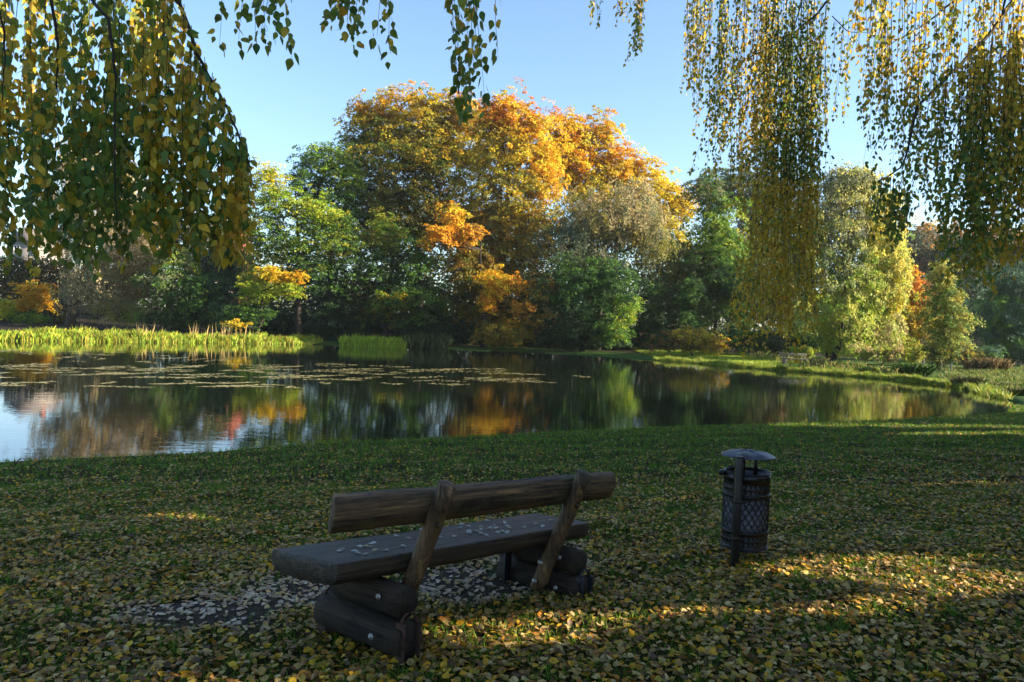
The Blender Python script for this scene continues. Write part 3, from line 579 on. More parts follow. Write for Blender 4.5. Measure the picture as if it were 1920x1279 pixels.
# floating leaf mats
r_ = np.random.default_rng(21); PT = []
for k in range(30):
    py0 = 655 + 68 * (k / 29) ** 1.1; px = -120 + r_.uniform(0, 200)
    while px < 1080 - (k > 24) * 500:
        ln_px = min(r_.uniform(20, 150) * (.5 if k < 8 else 1), 1110 - px)
        lim = 655 + max(px, 0) * .045
        if r_.random() < (.58 if k < 22 else .45) and py0 + px * .012 > lim - 4:
            n_ = int(r_.uniform(8, 20) * ln_px / 14)
            u_ = r_.random(n_) ** .9; xs = px + ln_px * u_; ys = py0 + px * .012 + r_.normal(size=n_) * .8 * np.sin(np.pi * u_) + 1.2 * np.sin(u_ * 4 + k)
            PT.append(np.array([onz(a_, b_, WZ + .012) for a_, b_ in zip(xs, ys)]))
        px += ln_px + r_.uniform(10, 110)
PT = np.vstack(PT); n = len(PT)
cl = np.array([[.36, .31, .13], [.28, .25, .10], [.22, .24, .07], [.42, .35, .16]])[r_.integers(0, 4, n)] * r_.uniform(.7, 1.2, (n, 1))
tag(leafobj('floating_leaves', PT, r_.normal(size=(n, 3)) * [1, 1, .0], np.tile([0, 0, 1.], (n, 1)) + r_.normal(size=(n, 3)) * .03, r_.uniform(.08, .19, n), cl, T_FLAT, M_lit), 'long mats of fallen leaves floating on the pond', kind='stuff')

# ------------------------------------------------------------ lawn and leaf litter in front
def scatter(n, dmin, dmax, r, xm=.78):
    D = dmin * (dmax / dmin) ** r.random(n) if False else np.sqrt(r.uniform(dmin ** 2, dmax ** 2, n))
    X_ = r.uniform(-xm, xm, n) * D; keep = sdf(X_, D) > .03
    X_, D = X_[keep], D[keep]; return X_, D
r_ = np.random.default_rng(31)
def leafcover(x, y):
    d = sdf(x, y)
    c = .86 - .78 * sm((y * .9 - .05 * x - 5.4) / 5.5)     # thins out towards the pond on the left
    c = c + .30 * sm((x - 3) / 5); c = c - .10 * sm((10 - y) / 3)
    return np.clip(c + .30 * noise(x, y, .7, 1) + .26 * noise(x, y, .22, 7), .04, 1.1)
gcol = np.array([[.060, .150, .006], [.085, .19, .007], [.10, .19, .010], [.045, .11, .006], [.16, .17, .014]])
def grass(name, label, n, a, b, h, wd, seed):
    r = np.random.default_rng(seed); x, y = scatter(n, a, b, r)
    k = (r.random(len(x)) > dirt(x, y) * .97) & (r.random(len(x)) < np.clip(1.05 - .5 * leafcover(x, y) + .7 * noise(x, y, .22, 9), .1, 1)); x, y = x[k], y[k]
    pts = np.stack([x, y, ground(x, y) - .004], 1)
    hh = h * (1 + .35 * noise(x, y, .35, 4)); 
    return blades(name, label, pts, np.clip(hh, h * .4, h * 2), wd, gcol[r.integers(0, 5, len(x))] * 1.2, .55, seed=seed + 1)
grass('grass', 'short damp grass between the fallen leaves', 210000, 2.6, 9.5, .048, .0055, 41)
grass('grass', 'green grass of the bank sloping to the pond', 260000, 9.5, 31, .07, .013, 42)
LC = np.array([[.50, .34, .11], [.38, .23, .06], [.60, .43, .17], [.66, .36, .02], [.72, .36, .01], [.25, .12, .03], [.50, .20, .02], [.44, .33, .03], [.14, .075, .03], [.70, .46, .03]])
LW = np.array([.16, .16, .10, .10, .06, .16, .08, .08, .12, .03]); LW = LW / LW.sum()
def litter(name, label, n, a, b, s0, s1, T, seed):
    r = np.random.default_rng(seed); x, y = scatter(n, a, b, r)
    k = r.random(len(x)) < leafcover(x, y) * (1 - .5 * dirt(x, y)); x, y = x[k], y[k]; n = len(x)
    dd = dirt(x, y); c = LC[r.choice(10, n, p=LW)] * .78
    pale = np.array([.60, .47, .34]) * r.uniform(.7, 1.1, (n, 1)); pm = (dd * r.uniform(.2, 1, n))[:, None]; c = c * (1 - pm) + pale * pm
    c *= r.uniform(.75, 1.2, (n, 1))
    lift = np.where(dd > .5, .004, r.uniform(.004, .03, n))
    tilt = np.where(dd > .5, .12, .38)[:, None]
    nn = np.tile([0, 0, 1.], (n, 1)) + r.normal(size=(n, 3)) * tilt
    flip = r.random(n) < .4; nn[flip] *= -1; 
    cen = np.stack([x, y, ground(x, y) + lift + np.where(flip, .006, 0)], 1)
    return tag(leafobj(name, cen, r.normal(size=(n, 3)) * [1, 1, .25], nn, r.uniform(s0, s1, n), c, T, M_lit), label, kind='stuff')
litter('leaf_litter', 'carpet of fallen yellow and brown birch leaves', 36000, 2.6, 6.2, .022, .052, T_CURL, 51)
litter('leaf_litter', 'fallen leaves lying in the grass behind the bench', 47000, 6.2, 9.5, .024, .052, T_CUP, 53)
litter('leaf_litter', 'fallen leaves among the grass halfway to the pond', 62000, 9.5, 14, .027, .056, T_CUP, 54)
litter('leaf_litter', 'thinner scatter of fallen leaves towards the pond', 85000, 14, 31, .032, .064, T_CUP, 52)

# ------------------------------------------------------------ bench
bo = np.array([-.82, 3.579, -.029]); yaw, pit, rol = .843, -.075, -.059
A = np.array([math.cos(yaw) * math.cos(pit), math.sin(yaw) * math.cos(pit), math.sin(pit)])
Bv = np.array([-math.sin(yaw) * math.cos(rol), math.cos(yaw) * math.cos(rol), math.sin(rol)]); Bv -= A * (A @ Bv); Bv /= np.linalg.norm(Bv); Cv = np.cross(A, Bv)
def bl(a_, b_, c_): return bo + a_ * A + b_ * Bv + c_ * Cv
def woodmat(name, dark, light, moss, axis_, rough, crack=.5):
    """weathered timber: grain along one axis, drying cracks, damp and mossy patches"""
    m, t, p = newmat(name); N = t.nodes; L = t.links
    tc = N.new('ShaderNodeTexCoord')
    def nz(scale, st, det=6, dist=0):
        mp = N.new('ShaderNodeMapping'); mp.inputs['Scale'].default_value = st; n = N.new('ShaderNodeTexNoise'); n.inputs['Scale'].default_value = scale; n.inputs['Detail'].default_value = det; n.inputs['Roughness'].default_value = .7; n.inputs['Distortion'].default_value = dist
        L.new(tc.outputs['Object'], mp.inputs[0]); L.new(mp.outputs[0], n.inputs['Vector']); return n.outputs[0]
    def ramp(src, a, b, ca, cb):
        r = N.new('ShaderNodeValToRGB'); e = r.color_ramp.elements; e[0].position = a; e[0].color = (*ca, 1); e[1].position = b; e[1].color = (*cb, 1); L.new(src, r.inputs[0]); return r.outputs[0]
    def mix(f, a, b):
        x = N.new('ShaderNodeMix'); x.data_type = 'RGBA'; L.new(f, x.inputs[0]); L.new(a, x.inputs[6])
        if isinstance(b, tuple): x.inputs[7].default_value = (*b, 1)
        else: L.new(b, x.inputs[7])
        return x.outputs[2]
    fine = tuple(2.0 if k == axis_ else 55 for k in range(3)); wide = tuple(.7 if k == axis_ else 13 for k in range(3)); ck = tuple(.9 if k == axis_ else 22 for k in range(3))
    g = nz(1, fine, 5); w_ = nz(1, wide, 4); cr = nz(1, ck, 2, .3); bl_ = nz(5, (1, 1, 1), 6); big = nz(1.6, (1, 1, 1), 5)
    c = ramp(g, .38, .62, dark, light)
    c = mix(ramp(w_, .40, .62, (0, 0, 0), (1, 1, 1)), c, tuple(v * .55 for v in dark))
    c = mix(ramp(bl_, .52, .66, (0, 0, 0), (.8, .8, .8)), c, moss)
    c = mix(ramp(big, .45, .6, (0, 0, 0), (.7, .7, .7)), c, tuple(v * .5 for v in light))
    crk = ramp(cr, .485, .5, (0, 0, 0), (1, 1, 1)); crk2 = ramp(cr, .5, .515, (1, 1, 1), (0, 0, 0))
    mu = N.new('ShaderNodeMath'); mu.operation = 'MULTIPLY'; L.new(crk, mu.inputs[0]); L.new(crk2, mu.inputs[1])
    m2 = N.new('ShaderNodeMath'); m2.operation = 'MULTIPLY'; m2.inputs[1].default_value = crack; L.new(mu.outputs[0], m2.inputs[0])
    c = mix(m2.outputs[0], c, (.004, .003, .002))
    L.new(c, p.inputs['Base Color']); p.inputs['Roughness'].default_value = rough; p.inputs['Specular IOR Level'].default_value = .35
    s1 = N.new('ShaderNodeMath'); s1.operation = 'SUBTRACT'; L.new(g, s1.inputs[0]); L.new(m2.outputs[0], s1.inputs[1])
    s2 = N.new('ShaderNodeMath'); s2.operation = 'ADD'; L.new(s1.outputs[0], s2.inputs[0]); L.new(w_, s2.inputs[1])
    b = N.new('ShaderNodeBump'); b.inputs['Strength'].default_value = .8; b.inputs['Distance'].default_value = .006; L.new(s2.outputs[0], b.inputs['Height']); L.new(b.outputs[0], p.inputs['Normal'])
    return m
M_seat = woodmat('weathered_seat_wood', (.016, .012, .008), (.090, .064, .040), (.035, .036, .016), 0, .5, .8)
M_wood = woodmat('brown_round_wood', (.035, .021, .011), (.24, .145, .066), (.06, .06, .025), 0, .7, .8)
M_pole = woodmat('brown_pole_wood', (.05, .027, .012), (.27, .155, .065), (.04, .035, .02), 2, .7, .6)
M_log = woodmat('dark_log_wood', (.009, .006, .004), (.062, .038, .020), (.022, .021, .009), 1, .85, .7)
M_steel = nmat('dark_painted_steel', (.018, .02, .026), (.04, .042, .05), 20, rough=.45, bump=.1, metal=.6)
M_rust = nmat('rusty_steel', (.03, .016, .012), (.09, .045, .03), 30, rough=.8, bump=.3, metal=.3)
M_zinc = nmat('zinc_bolt', (.25, .24, .22), (.40, .39, .37), 40, rough=.45, bump=.1, metal=.8)
bench = bpy.data.objects.new('park_bench', None); C.objects.link(bench)
bench.matrix_world = Matrix(((A[0], Bv[0], Cv[0], bo[0]), (A[1], Bv[1], Cv[1], bo[1]), (A[2], Bv[2], Cv[2], bo[2]), (0, 0, 0, 1)))
bpy.context.view_layer.update()
tag(bench, 'rustic bench of split dark logs facing the pond, leaves on its seat', 'bench')
def loc(mb, name, mat, parent=bench, smooth=False, bevel=0):       # mesh given in bench coordinates
    V = np.vstack(mb.V); me = npmesh(name, V, [np.vstack(v) for v in mb.F.values()], mat, None, smooth)
    o = bpy.data.objects.new(name, me); C.objects.link(o); o.parent = parent
    if bevel: mm = o.modifiers.new('bevel', 'BEVEL'); mm.width = bevel; mm.segments = 2
    return o
def prism(mb, prof, x0, x1, nseg=24, slant0=0, slant1=0, wob=.004, seed=0):
    """prof (k,2) in (b,c), swept along a from x0 to x1; slant: how far an end leans with b"""
    r = np.random.default_rng(seed); prof = np.asarray(prof, float); k = len(prof); V = []
    bm = prof[:, 0].mean()
    for i in range(nseg + 1):
        t_ = i / nseg; w_ = r.normal(size=(1, 2)) * wob * .5 + np.array([[.0, math.sin(t_ * 7 + seed) * wob]])
        a_ = x0 + (x1 - x0) * t_ + (prof[:, 0] - bm) * (slant0 * (1 - t_) + slant1 * t_)
        pr = prof.mean(0) + (prof - prof.mean(0)) * (1 + r.normal(size=(k, 1)) * wob * .6) + w_
        V.append(np.column_stack([a_, pr]))
    V = np.vstack(V); i = np.arange(nseg)[:, None] * k; j = np.arange(k)[None]
    q_ = np.stack([i + j, i + k + j, i + k + (j + 1) % k, i + (j + 1) % k], -1).reshape(-1, 4)
    c0 = np.append(V[:k].mean(0), 0)[:3]; c1 = V[-k:].mean(0); V = np.vstack([V, c0, c1]); jj = np.arange(k); n0 = (nseg + 1) * k
    mb.add(V, [q_, np.stack([jj, (jj + 1) % k, np.full(k, n0)], 1), np.stack([nseg * k + (jj + 1) % k, nseg * k + jj, np.full(k, n0 + 1)], 1)])
hs, th = .522, .10
prof = [(.008, hs), (.12, hs + .003), (.25, hs), (.38, hs - .004), (.485, hs), (.503, hs - .012), (.508, hs - .04), (.49, hs - th * .8), (.46, hs - th - .01), (.25, hs - th - .02), (.04, hs - th - .012), (.008, hs - th * .85), (.0, hs - .045), (.002, hs - .006)]
m = MB(); prism(m, prof, -.03, 2.13, 30, -.12, .02, .0022, 1); loc(m, 'seat', M_seat, smooth=False, bevel=.003)
# backrest half log: flat face to the pond, round face to the viewer
cT, bT, cB, bB = .895, -.10, .69, -.05
cm, bm_ = (cT + cB) / 2, (bT + bB) / 2; tv = np.array([bT - bB, cT - cB]); hl = np.linalg.norm(tv) / 2 * .94; tv /= np.linalg.norm(tv); nv = np.array([-tv[1], tv[0]])  # towards viewer (-b)
prof = [np.array([bm_, cm]) + tv * hl * s_ + nv * d_ for s_, d_ in ((1, 0), (1.0, .028), (.90, .05), (.6, .066), (.15, .074), (-.3, .07), (-.7, .054), (-.95, .03), (-1, .0), (-.5, -.004), (0, .002), (.5, -.003))]
prof = prof[::-1]
m = MB(); prism(m, prof, -.13, 2.22, 30, .35, -.05, .003, 2); loc(m, 'backrest', M_wood, bevel=.004)
def logp(p0, p1, r0, r1, seed=0, n=9, seg=18, rg=.02):
    mm = MB(); p0 = np.array(p0, float); p1 = np.array(p1, float); rr = np.random.default_rng(seed)
    ts = np.linspace(0, 1, n); pts = p0 + (p1 - p0) * ts[:, None] + rr.normal(size=(n, 3)) * .002
    mm.tube(pts, r0 + (r1 - r0) * ts, seg, rough=rg); return mm
def bolt(parent, p, d, r=.017):
    p = np.array(p, float); d = np.array(d, float); mm = MB(); mm.tube([p, p + d * .006], [r, r], 14); mm.tube([p + d * .006, p + d * .015], [r * .5, r * .45], 6); loc(mm, 'bolt', M_zinc, parent)
for side, a0 in ((0, .34), (1, 1.86)):
    sgn = 1 if side == 0 else -1
    lo = loc(logp((a0, -.17, .125), (a0, .53, .14), .092, .102, 3 + side), 'lower_log', M_log, smooth=False, bevel=0)
    uo = loc(logp((a0, -.13, .305), (a0, .42, .325), .082, .09, 5 + side), 'upper_log', M_log)
    # leaning upright on the inner side of the logs
    au = a0 + sgn * .15
    up_ = loc(logp((au, .11, .12), (au, -.245, .915), .052, .05, 7 + side, 12, 16, .006), 'upright', M_pole, smooth=True)
    k_ = MB(); k_.tube([np.array((au - .02, -.165 - .045, .70)), np.array((au - .03, -.17 - .06, .705))], [.016, .008], 8); loc(k_, 'knot', M_wood, up_)
    # outside bolts with washers
    bolt(uo, (a0 - .088, -.02, .33), (-1, 0, 0)); bolt(lo, (a0 - .130, -.03, .14), (-1, 0, 0))
    if side: bolt(up_, (au - .055, .045, .30), (-1, 0, 0), .02); bolt(up_, (au - .055, .09, .17), (-1, 0, 0), .02)
    # steel channel shoes that carry the lower log
    for b_ in (-.165, .50):
        mm = MB()
        for s_ in (-1, 1): mm.box((a0 + s_ * .052, b_, .08), (.006, .035, .14))
        mm.box((a0, b_ + (.03 if b_ < 0 else -.03), .08), (.055, .004, .14))
        mm.tube([(a0 - .052 * math.cos(u), b_, .215 + .05 * math.sin(u)) for u in np.linspace(0, math.pi, 9)], .008, 6)
        loc(mm, 'steel_shoe', M_rust if side == 0 else M_steel, bevel=.002)
m = MB(); m.box((1.73, .40, .15), (.035, .006, .19)); m.box((1.78, .40, .335), (.085, .006, .012)); loc(m, 'steel_bracket', M_steel, bevel=.002)
m = MB(); m.box((1.86, .08, .035), (.02, .22, .02)); loc(m, 'tie_bar', M_rust, bevel=.002)
# leaves lying on the seat: each its own thing
lv = []
for k, c_ in enumerate([(.46, .44, .38), (.40, .38, .33), (.42, .34, .16), (.34, .29, .2), (.5, .47, .4)]):
    V, fs, cc_ = leaves(np.zeros((1, 3)), np.array([[0, 1., 0]]), np.array([[0, 0, 1.]]), .039, np.array([c_]), T_CURL); lv.append(npmesh('leaf', V, fs, M_lit, cc_))
r_ = np.random.default_rng(77)
spots = [(random.uniform(.1, 2.0), random.uniform(.04, .46)) for _ in range(22)] + [(r_.normal(1.35, .22), r_.uniform(.06, .45)) for _ in range(24)] + [(r_.normal(.35, .1), r_.uniform(.06, .3)) for _ in range(6)]
LN = ['pale grey', 'dull grey', 'ochre', 'brownish', 'whitish']
used = {}
for i, (a_, b_) in enumerate(spots):
    a_ = min(a_, 2.08); k = [0, 1, 4, 3, 0, 1, 4, 2][i % 8]; o = bpy.data.objects.new('fallen_leaf', lv[k]); C.objects.link(o)
    q_ = bl(a_, b_, hs + .008); o.location = q_; o.rotation_euler = (rol + r_.normal() * .1, -pit + r_.normal() * .1, r_.uniform(0, 6.28)); o.scale = (1, 1, 1) if i % 3 else (.8, .85, .9)
    pa_ = ['at the left end', 'left of the left upright', 'right of the left upright', 'in the middle', 'left of the right upright', 'at the right end'][int(np.searchsorted([.25, .45, .85, 1.3, 1.75], a_))]
    pb2 = ['on the backrest side', 'on the midline', 'on the pond side'][int(min(2, b_ / .17))]
    lab = '%s leaf %s, %s of the bench seat' % (LN[k], pa_, pb2)
    tag(o, lab, 'leaf', lab + ' (cluster)' if used.get(lab) else 'leaves on the bench seat'); used.setdefault(lab, []).append(o)
for lab, os_ in used.items():
    if len(os_) > 1:
        for o in os_: o['group'] = LN[[x in lab for x in LN].index(True)] + ' leaves lying together on the seat'
# ------------------------------------------------------------ litter bin
M_bin = nmat('black_bin_metal', (.005, .005, .006), (.020, .017, .016), 9, rough=.38, bump=.08, spec=.5, metal=.4)
M_bag = nmat('grey_bin_liner', (.05, .055, .065), (.15, .16, .185), 9, rough=.5, bump=.5, spec=.4)
pb_ = gp(1377, 1064); Pt = at(1386, 858, pb_[1] + .0)
ph = Pt[2] - pb_[2]
bn = empty('litter_bin', pb_, 'black metal litter bin with perforated basket and flat rain cap on a post', 'litter bin')
m = MB(); m.box((pb_[0], pb_[1], pb_[2] + ph / 2 - .1), (.026, .026, ph / 2 + .1)); m.box((pb_[0], pb_[1], Pt[2] + .004), (.029, .029, .006)); m.obj('post', M_bin, bn, bevel=.004)
Rb = .172; bc = np.array([pb_[0] + .125, pb_[1] + .19]); zt = at(1406, 884, bc[1])[2]; zb = at(1406, 1030, bc[1] - .1)[2]
def cylp(th_, z, r=Rb): return np.stack([bc[0] + r * np.cos(th_), bc[1] + r * np.sin(th_), z * np.ones_like(th_)], -1)
def band(z0, z1, r=Rb, t_=.004, seg=64):
    th_ = np.arange(seg) * 2 * np.pi / seg; V = np.vstack([cylp(th_, z0, r + t_), cylp(th_, z1, r + t_), cylp(th_, z1, r - t_), cylp(th_, z0, r - t_)])
    j = np.arange(seg); k = (j + 1) % seg; fs = [np.stack([a_ * seg + j, a_ * seg + k, b_ * seg + k, b_ * seg + j], 1) for a_, b_ in ((0, 1), (1, 2), (2, 3), (3, 0))]
    return V, [np.vstack(fs)]
H_ = zt - zb; lv_ = [zb, zb + .04 * H_, zb + .12 * H_, zb + .20 * H_, zb + .245 * H_, zb + .68 * H_, zb + .725 * H_, zb + .80 * H_, zb + .88 * H_, zt]
m = MB()
def holes(z0, z1, n=30):
    s_ = 8; ang = np.arange(s_) * 2 * np.pi / s_
    for k in range(n):
        c0 = (k + .5) * 2 * np.pi / n; dw = np.pi / n; zc, hz = (z0 + z1) / 2, (z1 - z0) / 2
        for rad in (Rb,):
            u = np.cos(ang) / np.max(np.abs(np.stack([np.cos(ang), np.sin(ang)])), 0); v_ = np.sin(ang) / np.max(np.abs(np.stack([np.cos(ang), np.sin(ang)])), 0)
            O = cylp(c0 + u * dw, 0, rad); O[:, 2] = zc + v_ * hz; I = cylp(c0 + np.cos(ang) * dw * .55, 0, rad); I[:, 2] = zc + np.sin(ang) * hz * .72
            I2 = cylp(c0 + np.cos(ang) * dw * .55, 0, rad - .006); I2[:, 2] = I[:, 2]
            j = np.arange(s_); kk = (j + 1) % s_
            m.add(np.vstack([O, I, I2]), np.vstack([np.stack([j, kk, kk + s_, j + s_], 1), np.stack([j + s_, kk + s_, kk + 2 * s_, j + 2 * s_], 1)]))
holes(lv_[1], lv_[2]); holes(lv_[2], lv_[3]); m.obj('basket_wall', M_bin, bn)
m = MB(); holes(lv_[6], lv_[7]); holes(lv_[7], lv_[8]); m.obj('basket_wall', M_bin, bn)
for a_, b_, rr in ((lv_[0], lv_[1], Rb), (lv_[3], lv_[4], Rb + .001), (lv_[5], lv_[6], Rb + .001), (lv_[8], lv_[9], Rb)):
    m = MB(); m.add(*band(a_, b_, rr, .003)); z = b_ if a_ != lv_[0] else a_
    m.tube([cylp(np.array([u]), z, Rb + .003)[0] for u in np.linspace(0, 2 * np.pi, 49)], .0055, 6, cap=False)
    m.obj('rim_band', M_bin, bn, True)
m = MB(); nd = 22; z0, z1 = lv_[4], lv_[5]; turns = 6 / nd * 2 * np.pi * .55
for k in range(nd):
    for s_ in (-1, 1):
        us = np.linspace(0, 1, 9); t0_ = k * 2 * np.pi / nd
        m.tube([cylp(np.array([t0_ + s_ * turns * u]), z0 + (z1 - z0) * u)[0] for u in us], .0042, 4, cap=False)
m.obj('diamond_mesh', M_bin, bn)
m = MB(); th_ = np.arange(40) * 2 * np.pi / 40; rows = []
rb_ = np.random.default_rng(5)
for i, z in enumerate(np.linspace(zb + .02, zt - .02, 12)): rows.append(cylp(th_, z, Rb - .018 + 0) + np.stack([np.cos(th_), np.sin(th_), 0 * th_], -1) * rb_.normal(size=(40, 1)) * .005)
V = np.vstack(rows); i = np.arange(11)[:, None] * 40; j = np.arange(40)[None]
m.add(V, np.stack([i + j, i + (j + 1) % 40, i + 40 + (j + 1) % 40, i + 40 + j], -1).reshape(-1, 4)); m.obj('bin_liner', M_bag, bn, True)
m = MB(); m.tube([(bc[0], bc[1], zb - .002), (bc[0], bc[1], zb + .01)], Rb - .004, 40); m.obj('basket_floor', M_bin, bn)
# cap: shallow dished disc with pressed ribs
zc = at(1410, 853, bc[1])[2]; m = MB(); prf = [(.001, .036), (.05, .036), (.065, .030), (.10, .028), (.16, .018), (.19, .004), (.205, -.004), (.205, -.008), (.185, .0), (.10, .020), (.001, .027)]; sg = 48; th_ = np.arange(sg) * 2 * np.pi / sg
V = np.vstack([np.stack([bc[0] + r0 * np.cos(th_), bc[1] + r0 * np.sin(th_), zc + h0 + .003 * np.cos(th_ * 6) * (r0 < .19) + 0 * th_], -1) for r0, h0 in prf]); i = np.arange(len(prf) - 1)[:, None] * sg; j = np.arange(sg)[None]
m.add(V, np.stack([i + j, i + sg + j, i + sg + (j + 1) % sg, i + (j + 1) % sg], -1).reshape(-1, 4)); m.obj('rain_cap', nmat('cap_metal', (.022, .025, .032), (.05, .055, .07), 12, rough=.4, bump=.15, spec=.5, metal=.3), bn, True)
for a_ in (.6, 2.2, 4.1):
    m = MB(); q_ = cylp(np.array([a_]), 0, .10)[0]; m.box((q_[0], q_[1], (zt + zc) / 2 - .03), (.014, .006, (zc - zt) / 2 + .06)); m.obj('cap_strut', M_bin, bn)
for z in (lv_[5] - .01, lv_[3] - .01):
    m = MB(); m.box((pb_[0] + .004, pb_[1] + .02, z), (.033, .05, .012)); cl_ = m.obj('clamp', M_bin, bn, bevel=.003)
    m = MB(); m.tube([(pb_[0] + .035, pb_[1] - .02, z), (pb_[0] + .065, pb_[1] - .022, z + .004)], .007, 8); m.tube([(pb_[0] + .048, pb_[1] - .02, z), (pb_[0] + .058, pb_[1] - .02, z)], .012, 6); m.obj('bolt', M_steel, cl_)
m = MB(); m.box((bc[0] - Rb - .025, bc[1] - .02, zt - .01), (.03, .02, .018)); m.obj('lock_box', M_bin, bn, bevel=.003)

# ------------------------------------------------------------ far bench on the right bank
q_ = gp(1490, 684); fb = empty('park_bench', q_, 'small weathered bench on the far right bank by the tall pale tree', 'bench')
sc_ = q_[1] / F; wd_ = 26 * sc_
m = MB(); m.box((q_[0], q_[1], q_[2] + .48), (wd_, .22, .05)); m.obj('seat', M_post, fb, bevel=.01)
m = MB(); m.box((q_[0] - .1, q_[1] + .25, q_[2] + .85), (wd_, .04, .10)); m.obj('backrest', M_post, fb, bevel=.01)
for s_ in (-1, 1):
    m = MB(); m.box((q_[0] + s_ * wd_ * .75, q_[1], q_[2] + .18), (.12, .2, .25)); m.obj('leg', M_post, fb, bevel=.01)
    m = MB(); m.box((q_[0] + s_ * wd_ * .75, q_[1] + .28, q_[2] + .62), (.05, .03, .25)); m.obj('upright', M_post, fb)

# ------------------------------------------------------------ weeping birches
BG = np.array([[.08, .17, .035], [.11, .20, .035], [.06, .14, .04], [.18, .23, .035]])
BO = np.array([[.54, .38, .04], [.62, .42, .035], [.46, .35, .04], [.58, .31, .03]])
def env(x, tab): t_ = np.array(tab); return np.interp(x, t_[:, 0], t_[:, 1])
def strands(r, n, xa, xb, top, bot, D0, D1, lsz, step, ochre, cull=None, jt=40, jb=60, side=.35, minlen=50):
    st, lc, ld, ln, lc_col = [], [], [], [], []
    for _ in range(n):
        x = r.uniform(xa, xb); yt = env(x, top) + r.uniform(-jt, jt * .5); yb = env(x, bot) + r.normal() * jb * .6
        if yb - yt < minlen: continue
        if r.random() < side: yt = yt + r.random() * (yb - yt) * .5
        D = r.uniform(D0, D1); p0 = at(x, yt, D); L_ = (yb - yt) * D / F
        k = max(4, int(L_ / (step * .8))); t_ = np.linspace(0, 1, k)
        sw = r.normal(size=2) * .13 * L_ * .5; ph = r.uniform(0, 6.28, 2)
        pts = p0 + np.stack([sw[0] * t_ ** 2 + .03 * L_ * np.sin(t_ * 5 + ph[0]) * .4, sw[1] * t_ ** 2 + .03 * L_ * np.sin(t_ * 4 + ph[1]) * .4, -L_ * t_], 1)
        st.append(pts)
        m_ = k; a_ = r.uniform(0, 6.28, m_); off = np.stack([np.cos(a_), np.sin(a_), -.55 + 0 * a_], 1)
        rep = 2 if lsz < .06 else 1
        for q in range(2):
            kk = r.random(m_) < (.92 if q == 0 else .55); idx_ = np.where(kk)[0]; a_ = r.uniform(0, 6.28, len(idx_))
            off = np.stack([np.cos(a_), np.sin(a_), -r.uniform(.3, 1.3, len(idx_))], 1); off = unit(off)
            pet = lsz * r.uniform(.2, .6, len(idx_))[:, None]
            pos = pts[idx_] + off * pet; tip = unit(off * .6 + np.array([0, 0, -1.1]) + r.normal(size=off.shape) * .55)
            lc.append(pos); ld.append(tip); ln.append(unit(r.normal(size=off.shape) * [1, 1, .4]))
            oc = ochre(x, yt + (yb - yt) * t_[idx_] if True else 0, r)
            s_ = r.random(len(idx_)) < oc
            base_ = np.where(s_[:, None], BO[r.integers(0, 4, len(idx_))], BG[r.integers(0, 4, len(idx_))])
            tb_ = r.uniform(0, .45, (len(idx_), 1)); base_ = base_ * (1 - tb_) + BO[1] * .45 * tb_ + BG[1] * .35 * tb_
            lc_col.append(base_ * r.uniform(.7, 1.3, (len(idx_), 1)))
    return st, np.vstack(lc), np.vstack(ld), np.vstack(ln), np.vstack(lc_col)
